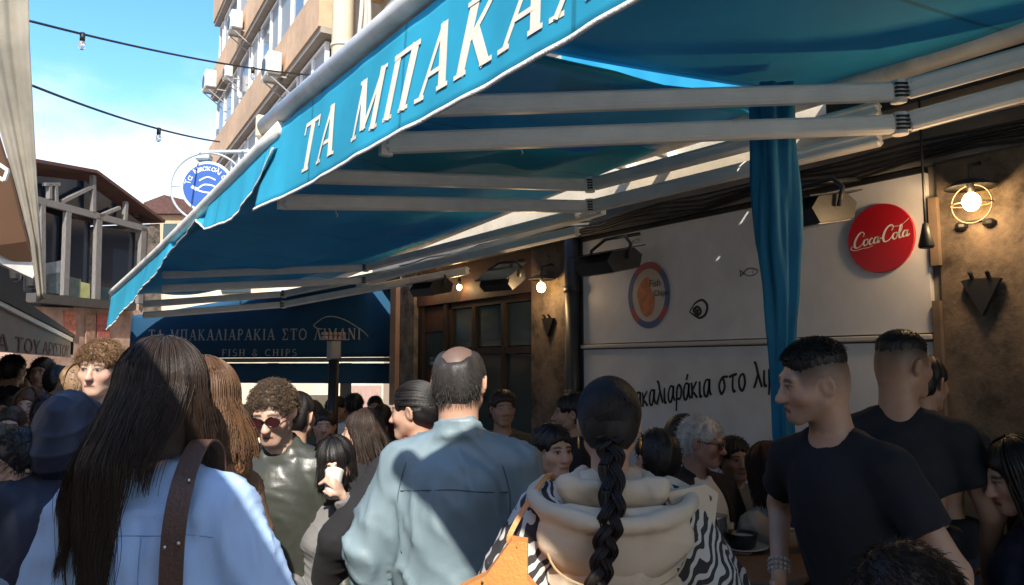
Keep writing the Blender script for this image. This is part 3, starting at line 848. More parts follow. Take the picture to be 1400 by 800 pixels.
arm(A2, pt(790, 292, 3.55), pt(500, 366, 3.15), pt(222, 376, 1.35), .13, .05, .075)
arm(A2, pt(640, 352, 3.6), pt(388, 402, 2.75), pt(196, 416, 1.38), .12, .05, .075)
p = hx(366, 215, 1.28)-O2; q = hx(378, 272, 1.28)-O2
b = MB(); b.bar(p, q, .06, .025, up=(0, 1, 0)); b.bar(lerp(p, q, .3), lerp(p, q, .3)+Vector((.12, 0, .0)), .05, .025); b.build('arm_hanger', M_white_metal, A2)

# --- awning over the photographer, its edge shades the right half of the crowd
A0 = empty('awning', (.27, -1, 2.72)); O0 = Vector((.27, -1, 2.72))
tag(A0, 'blue awning of the same row, nearest the viewer and out of the picture above', 'awning')
b = MB(); b.sheet(lambda u, v: Vector((lerp(.27, XR, u), lerp(-4.0, .72, v), lerp(2.72, 3.1, u)-.06*math.sin(math.pi*u)))-O0, 10, 10, .003); b.build('fabric', M_blue, A0, True)
b = MB(); b.tube([Vector((.26, -4, 2.74))-O0, Vector((.26, .74, 2.74))-O0], .04, 14); b.build('front_bar', M_white_metal, A0, True)

# --- awning of the shop opposite, out of the picture on the left
AL = empty('awning', (-.45, 0, 2.9)); OL = Vector((-.45, 0, 2.9))
tag(AL, 'cream awning of the shop opposite, out of the picture on the left', 'awning')
b = MB(); b.sheet(lambda u, v: Vector((lerp(-.45, -2.6, u), lerp(-5, 3.3, v), lerp(2.9, 3.5, u)-.05*math.sin(math.pi*u)))-OL, 10, 10, .003); b.build('fabric', M_cream_canvas, AL, True)
b = MB(); b.tube([Vector((-.44, -5, 2.9))-OL, Vector((-.44, 3.3, 2.9))-OL], .035, 14); b.build('front_bar', M_white_metal, AL, True)
sl = empty('shop_opposite', (-2.7, 0, 0)); tag(sl, 'plain plastered shop across the street, out of the picture on the left', 'shop')
b = MB(); b.box((-4, -8, -.5), (0, 3.6, 4.0)); b.build('wall', M_cream_wall, sl)
b = MB(); b.box((.002, -2, 0), (.05, -.9, 2.2)); b.build('door', M_wood_dark, sl)

# ------------------------------------------------------------------ blue wind screen with the shop name, at the end of the terrace
C0 = hx(176, 482, 1.46); C0.z = 0
Cdir = (Vector((4.02, 8.10, 0)) - C0).normalized()
Ct = empty('wind_screen', C0); tag(Ct, 'dark blue canvas wind screen with pale shop lettering across the terrace end', 'wind screen')
sR = (Vector((4.02, 8.10, 0)) - C0).length
def cs(u, v):
    s_, z = hp(u, v, C0, Cdir); return s_, z
nrm = Vector((Cdir.y, -Cdir.x, 0))
if nrm.dot(VF) > 0: nrm = -nrm
def cpt(s_, z, h=0.0): return Cdir*s_ + Vector((0, 0, z)) + nrm*h
zl_t = cs(178, 432)[1]; zr_t = cs(550, 372)[1]; zl_b = cs(190, 490)[1]; zr_b = cs(545, 488)[1]
b = MB(); b.sheet(lambda u, v: cpt(lerp(0, sR, u) + .03*(1-u)*(v), lerp(lerp(zl_b, zr_b, u), lerp(zl_t, zr_t, u), v), .02*math.sin(u*14+v*2)*v+.012*math.sin(u*31)), 60, 12, .004); sc_o = b.build('canvas', M_navy, Ct, True)
st, wd = word_strokes('ΤΑ ΜΠΑΚΑΛΙΑΡΑΚΙΑ ΣΤΟ ΛΙΜΑΝΙ', .20)
s0, z0 = cs(205, 468); s1, _ = cs(497, 468); ks = (s1-s0)/wd; hz_ = cs(340, 457)[1]-cs(340, 472)[1]
b = MB(); strokes_mesh(b, st, lambda px, py, h: cpt(s0+px*ks, z0+.02+py*hz_, .034+h), .0005)
M_plet = mat('pale grey lettering', (.42, .44, .42), .7, .12, 12)
b.build('screen_lettering', M_plet, sc_o)
st, wd = word_strokes('FISH & CHIPS', .25)
s0b, z0b = cs(305, 487); s1b, _ = cs(410, 487)
b = MB(); strokes_mesh(b, st, lambda px, py, h: cpt(s0b+px*(s1b-s0b)/wd, z0b-.0+py*hz_*.62, .034+h), .0005)
b.build('screen_lettering', M_plet, sc_o)
b = MB(); strokes_mesh(b, [(smooth2([(0, .0), (.35, .22), (.8, .16), (1.3, -.12), (1.5, -.3)], 8), .022), (smooth2([(0, .0), (.1, -.08), (.25, -.1)], 6), .03)], lambda px, py, h: cpt(cs(430, 445)[0]+px*.45, cs(430, 445)[1]+py*.45, .034+h), .0005)
b.build('fish_emblem', M_plet, sc_o)
# frame and lower band
b = MB(); b.bar(cpt(.0, zl_b-.03, .01), cpt(sR+.02, zr_b-.03, .01), .05, .05)
for uu in (372, 472, 545, 192):
    s_, _ = cs(uu, 500); b.bar(cpt(s_, -.5, -.03), cpt(s_, zl_b-.056, -.03), .12 if uu in (372, 472) else .06, .05, up=tuple(nrm))
b.build('frame', mat('dull grey frame', (.16, .16, .16), .6), Ct)
zlow = cs(400, 524)[1]
b = MB(); b.sheet(lambda u, v: cpt(lerp(.05, sR-.02, u), lerp(zlow, zl_b-.06, v), .0+.008*math.sin(u*26)), 40, 4, .004); b.build('lower_band', M_navy, Ct, True)

# slim black patio post in front of the screen
p = hd(455, 560, 6.6); gz = ground_z(p.y)
t = empty('patio_heater', (p.x, p.y, gz)); tag(t, 'slim black patio heater post in front of the blue screen', 'heater')
ztop = hd(455, 492, 6.6).z-gz
b = MB(); b.tube([(0, 0, .06), (0, 0, ztop)], .045, 12); b.build('pole', M_black, t, True)
b = MB(); b.lathe([(.24, 0), (.24, .05), (.06, .09)], n=20); b.build('base', M_dmetal, t)
b = MB(); b.box((-.05, -.05, ztop), (.05, .05, ztop+.17), bev=.012); b.build('burner', mat('grey steel', (.25, .25, .24), .4, metal=.6), t)
b = MB()
for k in range(5):
    for j in range(2): b.box((-.10+k*.04, -.04, ztop+.175+j*.035), (-.072+k*.04, .04, ztop+.20+j*.035))
b.box((-.11, -.05, ztop+.170), (.11, .05, ztop+.1745))
b.build('grille', mat('salmon enamel', (.45, .30, .26), .5, .3, 30), t)

# ------------------------------------------------------------------ blue drape tied up by the wall
def drape_pt():
    prof = [(2.93, .115), (2.6, .105), (2.2, .11), (1.95, .085), (1.70, .062), (1.45, .05), (1.33, .05), (1.2, .075), (1.02, .10), (.93, .095)]
    cx = [(1066), (1066), (1066), (1068), (1066), (1064), (1064), (1078), (1088), (1090)]
    return prof, cx
prof, cx = drape_pt()
DP = hd(1066, 400, 3.45); DP.z = 0
b = MB(); NS = 48
V = []; rows = 60
for i in range(rows+1):
    z = lerp(prof[0][0], prof[-1][0], i/rows)
    for (z0_, r0), (z1_, r1), c0, c1 in zip(prof, prof[1:], cx, cx[1:]):
        if z <= z0_+1e-9 and z >= z1_-1e-9:
            f = (z0_-z)/(z0_-z1_); r = .82*lerp(r0, r1, f); c = lerp(c0, c1, f)
    off = (c-1066)/1050*3.45
    for k in range(NS):
        q = 2*math.pi*k/NS
        fold = 1 + .20*math.sin(q*5+z*2.0) + .12*math.sin(q*9+1-z*3) + .05*math.sin(q*14+z*9)
        V.append(VR*(off + r*fold*math.cos(q)) + VF*(r*.65*fold*math.sin(q)) + Vector((0, 0, z)))
F = [(i*NS+(k+1) % NS, i*NS+k, (i+1)*NS+k, (i+1)*NS+(k+1) % NS) for i in range(rows) for k in range(NS)]
F += [tuple(range(NS)), tuple(rows*NS+k for k in range(NS-1, -1, -1))]
b.add(V, F)
dro = empty('drape', DP); tag(dro, 'gathered blue drape hanging from the awning beside the white wall', 'drape')
M_drape = mat('drape cloth', (.012, .20, .38), .75, .08, 6, .2, 200, transl=.2)
b.build('cloth', M_drape, dro, True)
b = MB(); b.tube([VR*(.03+.11*math.cos(q*.35+.3)) + VF*(-.07-.02*math.sin(q*.5)) + Vector((0, 0, 1.20-.26*math.sin(q*.35))) for q in range(10)], .008, 6); b.build('trim_cord', mat('gilt cord', (.5, .40, .26), .5, .2, 90), dro, True)

# ------------------------------------------------------------------ round hanging sign on its ring
pS = hd(284, 256, 7.6)
rs = empty('hanging_sign', pS, -YAW+rad(6)); tag(rs, 'round blue hanging sign with white lettering inside a grey ring', 'sign')
RY = Matrix.Rotation(math.pi/2, 4, 'X')
b = MB(); RR = .36
b.tube([(RR*math.cos(q*.1309), 0, RR*math.sin(q*.1309)*.98) for q in range(49)], .012, 8)
b.tube([(-RR, 0, 0), (-.24, 0, 0)], .008, 6); b.tube([(.24, 0, 0), (RR, 0, 0)], .008, 6)
b.tube([(0, 0, RR), (.6, .0, RR+.02), (1.5, .4, RR+.05)], .014, 8)
b.build('ring', mat('grey enamel', (.38, .39, .40), .5), rs, True)
b = MB(); b.lathe([(.255, -.018), (.262, -.012), (.262, .012), (.255, .018)], n=48, M=RY); b.build('sign_rim', mat('pale sign rim', (.55, .55, .52), .5), rs)
b = MB(); b.lathe([(.232, -.021), (.234, -.020), (.234, .020), (.232, .021)], n=48, M=RY); b.build('sign_face', mat('sign blue', (.012, .075, .30), .45, .05, 5), rs)
word = 'Τα Μπακαλιαράκια'
for i, ch in enumerate(word):
    if ch == ' ': continue
    a = rad(168 - i*13.6); R_ = .165
    ax = Vector((math.sin(a), 0, -math.cos(a))); ay = Vector((math.cos(a), 0, math.sin(a)))
    M_ = frame_M(ay*R_ - ax*.022 + Vector((0, -.0225, 0)), ax, ay)
    font_text('sign_letter', ch, M_whitepaint, .078, M_, rs, .0006)
b = MB(); strokes_mesh(b, [(smooth2([(-.10, -.03), (-.03, .02), (.06, .01), (.10, -.03), (.04, -.06), (-.05, -.05), (-.10, -.03)], 5), .014), ([(-.10, -.03), (-.15, .0)], .03), (smooth2([(-.08, .06), (.0, .10), (.08, .07)], 5), .012)], lambda px, py, h: Vector((px, -.0225-h, py)), .0003)
b.build('fish_emblem', M_whitepaint, rs)
t = empty('floodlight', hd(283, 214, 8.6)); tag(t, 'grey floodlight on a white arm above the round hanging sign', 'floodlight', 'floodlights under the awning')
b = MB(); b.bar((-.06, 0, 0), (.02, .10, -.02), .16, .09, bev=.02); b.build('housing', mat('grey enamel', (.38, .39, .40), .5), t)
b = MB(); b.bar((.0, 0, .05), VR*.9+Vector((0, 0, .06)), .035, .035); b.build('arm', M_white_metal, t)

# ------------------------------------------------------------------ apartment block behind the shops
fd = Vector((math.sin(rad(4.3)), math.cos(rad(4.3)), 0)); fn_ = Vector((-fd.y, fd.x, 0))
PB = Vector((7.4, 32.5, 0)) - fd*34 - fn_*.6
apt = empty('apartment_block', PB); tag(apt, 'tall apartment block with orange balcony bands and grey windows', 'building')
def fb(b, s0, s1, z0, z1, d0, d1):
    """box on the facade: along it, in height, and in depth (towards the street is positive)"""
    V = [fd*s + Vector((0, 0, z)) + fn_*d for s, z, d in ((s0,z0,d1),(s1,z0,d1),(s1,z0,d0),(s0,z0,d0),(s0,z1,d1),(s1,z1,d1),(s1,z1,d0),(s0,z1,d0))]
    b.add(V, [(0,1,2,3),(7,6,5,4),(4,5,1,0),(5,6,2,1),(6,7,3,2),(7,4,0,3)])
LB = 34.0
b = MB(); fb(b, 0, LB, 0, 24, -9, 0); b.build('wall', mat('apartment plaster', (.42, .33, .24), .9, .1, 3, var2=.2, vs2=.4), apt)
fl = [z for z in (6.2, 9.4, 12.6, 15.8, 19.0)]
rnd = random.Random(8)
for z in fl:
    b = MB(); fb(b, 18.0, LB, z, z+1.05, .002, .85); fb(b, 0, 16.3, z, z+1.05, .002, .40); b.build('balcony_band', M_orange_wall, apt)
    b = MB(); fb(b, 18.0, LB-.05, z-.14, z-.003, .0, .80); b.build('balcony_slab', mat('slab grey', (.30, .26, .22), .9), apt)
    s = 18.3
    while s < LB-.6:
        w = rnd.choice((1.1, 1.4, 1.7)); e = min(s+w, LB-.1)
        b = MB()
        for a, c in ((s, s+.07), (e-.07, e)): fb(b, a, c, z+1.052, z+3.0, .50, .60)
        fb(b, s+.07, e-.07, z+2.93, z+3.0, .50, .60); fb(b, s+.07, e-.07, z+1.052, z+1.11, .50, .60)
        f = b.build('window', M_whitepaint, apt)
        b = MB(); fb(b, s+.07, e-.07, z+1.11, z+2.93, .52, .55)
        b.build('pane', rnd.choice((M_glass2, mat('pale blind', (.34, .33, .31), .6, .05, 8), mat('grey blind', (.22, .24, .25), .5, .05, 8))), f)
        s = e + rnd.choice((.02, .02, .3))
    for s in (2, 5, 8, 11, 14):
        b = MB(); fb(b, s, s+1.8, z+1.052, z+2.9, .0, .08); f = b.build('window', M_whitepaint, apt)
        b = MB(); fb(b, s+.08, s+1.72, z+1.12, z+2.82, .082, .09); b.build('pane', M_glass, f)
b = MB()
sc_ = 34-17.1
pcol = fd*sc_ + fn_*.62
b.tube([pcol, pcol+Vector((0, 0, 24))], .24, 24)
for k in range(14): b.tube([pcol+Vector((0, 0, k*1.7)), pcol+Vector((0, 0, k*1.7+.06))], .262, 24)
b.build('round_column', mat('cream column', (.66, .56, .40), .8, .06, 6), apt, True)
b = MB()
for k, dx in enumerate((-.75, -.95, -1.2)):
    b.tube([fd*(sc_+dx)+fn_*(.5+.08*math.sin(z*1.1+k))+Vector((0, 0, z)) for z in range(5, 24)], .05, 6)
b.build('service_pipe', mat('pale pipe', (.5, .46, .38), .7), apt, True)
def ac(u, v, plane_d, label, k=1.0):
    r = ray(u, v); o = Vector((0, 0, EYE)); P = PB + fn_*plane_d
    t = (P-o).dot(fn_)/r.dot(fn_); p = o + r*t
    a = empty('air_conditioner', p, -rad(4.3)); tag(a, label, 'air conditioner', 'air conditioners on the apartment block')
    b = MB(); b.box((-.20*k, -.42*k, -.30*k), (.16*k, .42*k, .30*k), bev=.03); b.build('casing', M_ac, a)
    b = MB(); b.lathe([(.22*k, 0), (.23*k, .012), (.05, .014)], (-.202*k, .10*k, 0), 20, Matrix.Rotation(-math.pi/2, 4, 'Y')); b.build('fan_grille', M_dmetal, a)
    b = MB()
    for y in (-.3, .3): b.bar((-.2*k, y*k, -.33*k), (.5*k, y*k, -.33*k), .04, .04); b.bar((-.15*k, y*k, -.33*k), (.5*k, y*k, -.8*k), .03, .03)
    b.build('bracket', mat('grey frame', (.30, .29, .28), .6), a)
ac(372, 92, 1.10, 'white air conditioner on the orange balcony in the middle of the block', 1.0)
ac(322, 32, 1.10, 'white air conditioner high up near the corner of the block', 1.0)
ac(287, 112, 1.2, 'air conditioner sticking out past the far corner of the block', 1.1)
ac(312, 100, 1.05, 'small round faced air conditioner on the far balcony', .7)

# ------------------------------------------------------------------ derelict glazed house at the street end
dd = VF*math.cos(rad(10.8)) + VR*math.sin(rad(10.8))
Pd = hd(57, 400, 20.0); Pd.z = 0
dn = Vector((dd.y, -dd.x, 0))
if dn.dot(VF) > 0: dn = -dn
dh = empty('derelict_house', Pd); tag(dh, 'dark derelict timber house with big broken windows under a tiled gable', 'house')
def dpt(u, v, h=0.0):
    s_, z = hp(u, v, Pd, dd); return dd*s_ + Vector((0, 0, z)) + dn*h
def dpoly(name, P, m, h, th, parent=dh):
    V = [dpt(u, v, h) for u, v in P]; n = len(P); V += [w - dn*th for w in V]
    b = MB(); b.add(V, [tuple(range(n)), tuple(range(2*n-1, n-1, -1))] + [((i+1) % n, i, n+i, n+(i+1) % n) for i in range(n)])
    return b.build(name, m, parent)
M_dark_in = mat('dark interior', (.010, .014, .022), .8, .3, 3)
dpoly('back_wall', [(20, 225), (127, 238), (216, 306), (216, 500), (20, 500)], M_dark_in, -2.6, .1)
def dbar(name, p, q, w, m=M_wood_old, h=0.0, th=.12, parent=dh):
    b = MB(); b.bar(dpt(*p, h), dpt(*q, h), w*.72, th, up=tuple(dn)); return b.build(name, m, parent)
fr = dbar('sill_beam', (40, 407), (175, 420), .34, mat('dark tarred beam', (.05, .045, .04), .8), .05, .3)
dbar('tie_beam', (40, 271), (198, 313), .26)
for (u0, v0, u1, v1, w) in ((92, 290, 88, 404, .26), (134, 298, 131, 412, .30), (195, 312, 190, 415, .30), (57, 280, 57, 404, .2)):
    dbar('post', (u0, v0), (u1, v1), w)
for (u0, v0, u1, v1, w) in ((127, 240, 127, 292, .17), (172, 276, 170, 302, .16), (75, 252, 76, 276, .12), (67, 252, 67, 272, .12)):
    dbar('post', (u0, v0), (u1, v1), w)
dbar('brace', (84, 276), (124, 256), .13); dbar('brace', (134, 296), (163, 284), .12); dbar('brace', (60, 252), (80, 252), .12)
for P in ([(40, 280), (88, 296), (84, 402), (40, 398)], [(94, 296), (130, 304), (127, 410), (92, 404)], [(137, 308), (191, 318), (187, 415), (134, 411)]):
    dpoly('pane', P, glass_mat('grimy glass', (.012, .02, .035), .15), -.15, .02)
for P, c in (([(66, 360), (90, 356), (95, 385), (66, 395)], (.22, .25, .27)), ([(64, 376), (86, 372), (86, 402), (64, 400)], (.10, .15, .15)), ([(98, 378), (115, 382), (114, 408), (97, 406)], (.13, .18, .16)), ([(114, 385), (127, 388), (127, 410), (113, 408)], (.36, .38, .16)), ([(142, 392), (175, 396), (172, 414), (140, 412)], (.06, .11, .12))):
    dpoly('torn_sheet', P, mat('torn sheet %d' % int(c[0]*100), c, .8, .2, 5), -.10, .02)
dpoly('stone_wall', [(197, 312), (218, 306), (220, 440), (195, 430)], M_stone2, .02, 2.5)
dpoly('gable_glass', [(58, 240), (124, 247), (205, 308), (190, 308), (58, 272)], glass_mat('grimy glass'), -.2, .03)
rf = MB()
e1, e2, e3 = dpt(30, 220, .15), dpt(127, 237, .15), dpt(220, 305, .15)
dep = -dn*4.0
for a, c in ((e1, e2), (e2, e3)):
    n_ = (c-a).cross(dep).normalized()
    if n_.z < 0: n_ = -n_
    V = [a, c, c+dep, a+dep]; V += [w + n_*.09 for w in V]
    rf.add(V, [(3, 2, 1, 0), (4, 5, 6, 7), (0, 1, 5, 4), (1, 2, 6, 5), (2, 3, 7, 6), (3, 0, 4, 7)])
rfo = rf.build('roof', M_roof, dh)
b = MB(); b.bar(dpt(203, 296, -.4), dpt(203, 284, -.4), .14, .14, up=tuple(dn)); b.build('chimney', M_dmetal, rfo)
dpoly('ground_floor', [(20, 418), (215, 425), (215, 560), (20, 560)], mat('peeling pink plaster', (.42, .27, .20), .9, .25, 3, .3, 20, var2=.4, vs2=1.2), -.05, 2.4)
for P, c in (([(118, 430), (131, 432), (130, 470), (118, 470)], (.30, .17, .11)), ([(133, 428), (150, 430), (150, 472), (134, 472)], (.35, .10, .08)), ([(88, 425), (104, 427), (104, 462), (90, 460)], (.45, .16, .10))):
    dpoly('poster', P, mat('poster %d' % int(c[0]*100+c[1]*1000), c, .8, .4, 9), .0, .04)

# far neighbours
pH = hd(232, 330, 34.0)
oh = empty('far_house', (pH.x, pH.y, 0), -YAW); tag(oh, 'distant orange house with a tiled roof left of the blue hanging sign', 'house')
zt = pH.z + 1.2
b = MB(); b.box((-.9, 0, -1), (2.6, 4, zt)); b.build('wall', M_orange_wall, oh)
b = MB(); b.prism([(-1.1, zt), (2.8, zt), (2.8, zt+.12), (-.2, zt+.85), (-1.1, zt+.5)], (0, -.3, 0), (1, 0, 0), (0, 0, 1), (0, 4.6, 0)); b.build('roof', M_roof, oh)
b = MB(); b.box((-.3, -.03, zt-1.3), (.3, .01, zt-.4)); b.build('window', M_glass, oh)
ch0 = hd(222, 420, 15.5); ch1 = hd(600, 420, 15.5)
chs = empty('cream_house', (ch0.x, ch0.y, 0), -YAW); tag(chs, 'sunlit cream house wall seen beyond the wind screen', 'house')
Wc = (ch1-ch0).length; zc = hd(300, 335, 15.5).z
b = MB(); b.box((0, 0, -1.2), (Wc, 3, zc)); b.build('wall', M_cream_wall, chs)
sh_x = lambda u: (hd(u, 500, 15.5)-ch0).dot(VR)
b = MB(); b.box((sh_x(470), -.05, -.9), (sh_x(522), .01, hd(500, 527, 15.5).z)); b.build('shutter', mat('pinkish slat shutter', (.36, .24, .20), .8, .3, 20, stretch=(9, 1, .3)), chs)
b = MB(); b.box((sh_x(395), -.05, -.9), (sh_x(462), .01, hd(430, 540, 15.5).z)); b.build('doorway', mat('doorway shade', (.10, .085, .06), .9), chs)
b = MB(); b.box((sh_x(300), -.05, hd(300, 400, 15.5).z), (sh_x(340), .01, hd(300, 372, 15.5).z)); b.build('window', M_glass, chs)
# potted shrub beyond the screen
pp = hd(440, 560, 13.5)
sh = empty('potted_shrub', (pp.x, pp.y, ground_z(pp.y))); tag(sh, 'green shrub in a pot beyond the wind screen', 'plant')
b = MB(); b.lathe([(.22, 0), (.30, .45), (.33, .45), (.33, .5), (.26, .5)], n=18); b.build('pot', mat('terracotta pot', (.35, .15, .08), .8), sh)
rnd = random.Random(5); V = []; F = []
for i in range(900):
    d = Vector((rnd.gauss(0, 1), rnd.gauss(0, 1), rnd.gauss(0, 1))).normalized()*rnd.uniform(.2, .62); c = Vector((d.x, d.y, 1.05+d.z*.95))
    a = Vector((rnd.gauss(0, 1), rnd.gauss(0, 1), rnd.gauss(0, 1))).normalized()*.07; e = a.orthogonal().normalized()*.03
    n = len(V); V += [c-a, c-e, c+a, c+e]; F.append((n, n+1, n+2, n+3))
b = MB(); b.add(V, F); b.build('foliage', mat('shrub leaf', (.06, .09, .03), .6, .4, 9, transl=.3), sh)
b = MB(); b.tube([(0, 0, .45), (.03, 0, 1.1)], .03, 7); b.build('stem', M_wood_dark, sh)

# ------------------------------------------------------------------ left side: cream canvas, terracotta underside, grey awning of the next taverna
lc = empty('awning', hd(50, 300, 4.6)); OC = lc.location.copy()
tag(lc, 'cream canvas awning on the left edge with a long folded flap', 'awning')
redge = [(38, -60), (41, 60), (46, 160), (51, 250), (56, 330), (61, 408)]
ledge = [(-60, -60), (-40, 60), (-12, 140), (16, 235), (41, 330), (52, 412)]
def interp(P, t):
    f = t*(len(P)-1); i = min(int(f), len(P)-2); f -= i
    return (lerp(P[i][0], P[i+1][0], f), lerp(P[i][1], P[i+1][1], f))
def flap(u, v):
    a = interp(redge, v); c = interp(ledge, v)
    x = lerp(c[0], a[0], u); y = lerp(c[1], a[1], u); d = lerp(4.0, 5.0, v)
    return hd(x, y, d + .016*math.sin(u*11+v*1.5)*(1-.4*v) + .006*math.sin(u*27+1)) - OC
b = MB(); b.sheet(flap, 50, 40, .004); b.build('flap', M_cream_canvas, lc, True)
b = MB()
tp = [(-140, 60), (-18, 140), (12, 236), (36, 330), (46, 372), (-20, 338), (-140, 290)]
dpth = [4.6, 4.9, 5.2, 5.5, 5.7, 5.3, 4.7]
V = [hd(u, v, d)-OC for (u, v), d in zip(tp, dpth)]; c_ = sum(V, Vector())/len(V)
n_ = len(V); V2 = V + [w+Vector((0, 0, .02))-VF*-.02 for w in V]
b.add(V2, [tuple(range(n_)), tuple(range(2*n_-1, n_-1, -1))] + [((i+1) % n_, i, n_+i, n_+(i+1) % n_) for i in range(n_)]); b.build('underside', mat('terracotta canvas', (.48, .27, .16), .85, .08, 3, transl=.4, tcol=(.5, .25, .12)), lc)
b = MB(); b.bar(hd(-40, 330, 5.3)-OC, hd(47, 371, 5.68)-OC, .05, .12); b.build('edge_bar', M_white_metal, lc)
b = MB()
q_ = [hd(u, v, 5.0)-OC for u, v in ((-2, 224), (11, 233), (6, 247), (-6, 240))]
for i in range(4): b.bar(q_[i], q_[(i+1) % 4], .02, .02)
b.build('bracket', M_white_metal, lc)

# grey awning 'Α ΤΟΥ ΑΡΙΣΤΟΥ'
gd = Vector((math.sin(rad(34.4-26.8)), math.cos(rad(34.4-26.8)), 0))
Pg = hd(100, 470, 11.0); gend = Pg.copy(); Pg.z = 0
ga = empty('awning', Pg); tag(ga, 'grey taverna awning with dark red lettering at the left', 'awning')
def gpt(u, v, h=0.0):
    s_, z = hp(u, v, Pg, gd); n = Vector((gd.y, -gd.x, 0)); return gd*s_ + Vector((0, 0, z)) + n*h
def gpoly(name, P, m, h, th, parent=ga):
    n0 = Vector((gd.y, -gd.x, 0))
    V = [gpt(u, v, h) for u, v in P]; n = len(P); V += [w - n0*th for w in V]
    b = MB(); b.add(V, [tuple(range(n)), tuple(range(2*n-1, n-1, -1))] + [((i+1) % n, i, n+i, n+(i+1) % n) for i in range(n)])
    return b.build(name, m, parent)
M_gval = mat('grey canvas', (.26, .235, .22), .85, .06, 4, .2, 200)
vo = gpoly('valance', [(-60, 392), (97, 468), (97, 489), (-60, 476)], M_gval, 0, .01)
gpoly('hem_line', [(-60, 384), (98, 462.5), (98, 468), (-60, 391)], M_whitepaint, .02, .05)
gpoly('top_edge', [(-60, 354), (100, 458), (100, 462), (-60, 383.5)], mat('charcoal canvas', (.045, .04, .04), .85), .03, .06)
b = MB(); b.add([gpt(-60, 353, 0), gpt(100, 457, 0), gpt(100, 457, 0)+Vector((-1.6, 0, .35)), gpt(-60, 353, 0)+Vector((-1.6, 0, .35))], [(0, 1, 2, 3)])
b.add([Vector(w)-Vector((0, 0, .02)) for w in b.V], [(3, 2, 1, 0)]); b.build('fabric', MATS['charcoal canvas'], ga)
b = MB(); b.prism([(0, 0), (.18, .10), (.16, -.06), (.05, -.17)], gpt(97, 468, .03), gd, (0, 0, 1), Vector((-.08, 0, 0))); b.build('end_cap', M_black, ga)
# lettering: letters lie along the valance between two pixel rows
word = 'Α ΤΟΥ ΑΡΙΣΤΟΥ'
sA, zA = hp(-8, 478, Pg, gd); sB, zB = hp(93, 487.5, Pg, gd)
c = bpy.data.curves.new('t', 'FONT'); c.body = word; c.size = 1.0; c.extrude = .002
tmp = bpy.data.objects.new('t', c); COL.objects.link(tmp)
me = bpy.data.meshes.new_from_object(tmp.evaluated_get(bpy.context.evaluated_depsgraph_get())); bpy.data.objects.remove(tmp)
xs_ = [v.co.x for v in me.vertices]; wtot = max(xs_)
gn = Vector((gd.y, -gd.x, 0))
zhA = hp(-8, 455, Pg, gd)[1]-zA; zhB = hp(93, 472, Pg, gd)[1]-zB
for v in me.vertices:
    f = v.co.x/wtot; zz = lerp(zA, zB, f) + v.co.y/.73*lerp(zhA, zhB, f)
    v.co = gd*lerp(sA, sB, f) + Vector((0, 0, zz)) + gn*(.004+max(0, v.co.z))
me.materials.clear(); me.materials.append(mat('dark red lettering', (.09, .02, .02), .7))
o = bpy.data.objects.new('valance_lettering', me); COL.objects.link(o); o.parent = vo
# the taverna under it and the wall above it
tv = empty('taverna', Pg + Vector((-1.7, 0, 0))); tag(tv, 'left taverna wall with painted red stripe and hanging lanterns behind the grey awning', 'shop')
def tbox(name, s0, s1, x0, x1, z0, z1, m):
    b = MB(); V = [gd*s + Vector((x, 0, z)) for s, x, z in ((s0,x0,z0),(s0,x1,z0),(s1,x1,z0),(s1,x0,z0),(s0,x0,z1),(s0,x1,z1),(s1,x1,z1),(s1,x0,z1))]
    b.add(V, [(3,2,1,0),(4,5,6,7),(0,1,5,4),(1,2,6,5),(2,3,7,6),(3,0,4,7)]); return b.build(name, m, tv)
tbox('wall', -7, 2.0, -3, 0, -1, 4.4, mat('taverna plaster', (.50, .40, .30), .9, .15, 4, var2=.3, vs2=1.5))
tbox('painted_stripe', -7, 2.0, .002, .02, 3.0, 3.12, mat('stripe red', (.45, .10, .06), .8))
for k in range(5): tbox('lit_board', -6.4+k*1.7, -5.5+k*1.7, .002, .06, .6, 1.7, mat('orange board', (.5, .24, .12), .7, .2, 5))
for i, (uu, vv) in enumerate(((22, 368), (45, 378))):
    p = hd(uu, vv, 11.2); t = empty('lantern', p); tag(t, ('dark hanging lantern nearer the left edge' , 'dark hanging lantern beside the cream flap')[i], 'lantern', 'lanterns on the taverna wall')
    b = MB(); b.lathe([(.03, .20), (.13, .10), (.10, .08), (.07, -.14), (.03, -.18)], n=8); b.build('lantern_body', M_dmetal, t)
    b = MB(); b.tube([(0, 0, .2), (0, 0, .4), (-.5, 0, .42)], .014, 6); b.build('bracket', M_dmetal, t)

# ------------------------------------------------------------------ strings of bulbs across the street
def string(p, q, sag, bulbs, label):
    t = empty('string_light', p); tag(t, label, 'string light', 'string lights over the street')
    N = 40; P = [lerp(p, q, i/N) - Vector((0, 0, sag*4*(i/N)*(1-i/N))) - p for i in range(N+1)]
    b = MB(); b.tube(P, .009, 6); b.build('cable', M_black, t, True)
    for f in bulbs:
        w = lerp(p, q, f) - Vector((0, 0, sag*4*f*(1-f))) - p
        b = MB(); b.tube([w+Vector((0, 0, .01)), w-Vector((0, 0, .05))], .018, 8); so = b.build('socket', M_black, t, True)
        b = MB(); b.ball(w-Vector((0, 0, .085)), (.026, .026, .036), 10, 7)
        m_ = glass_mat('clear bulb', (.9, .9, .9), .02); m_.node_tree.nodes['Principled BSDF'].inputs['Transmission Weight'].default_value = .9
        b.build('bulb', m_, so, True)
string(hd(38, 28, 5.0), hd(440, 104, 8.5), .06, (.12, .66), 'black cable with clear bulbs, the upper one across the sky')
string(hd(44, 117, 5.0), hd(300, 194, 8.0), .05, (.57,), 'black cable with a clear bulb, the lower one across the sky')
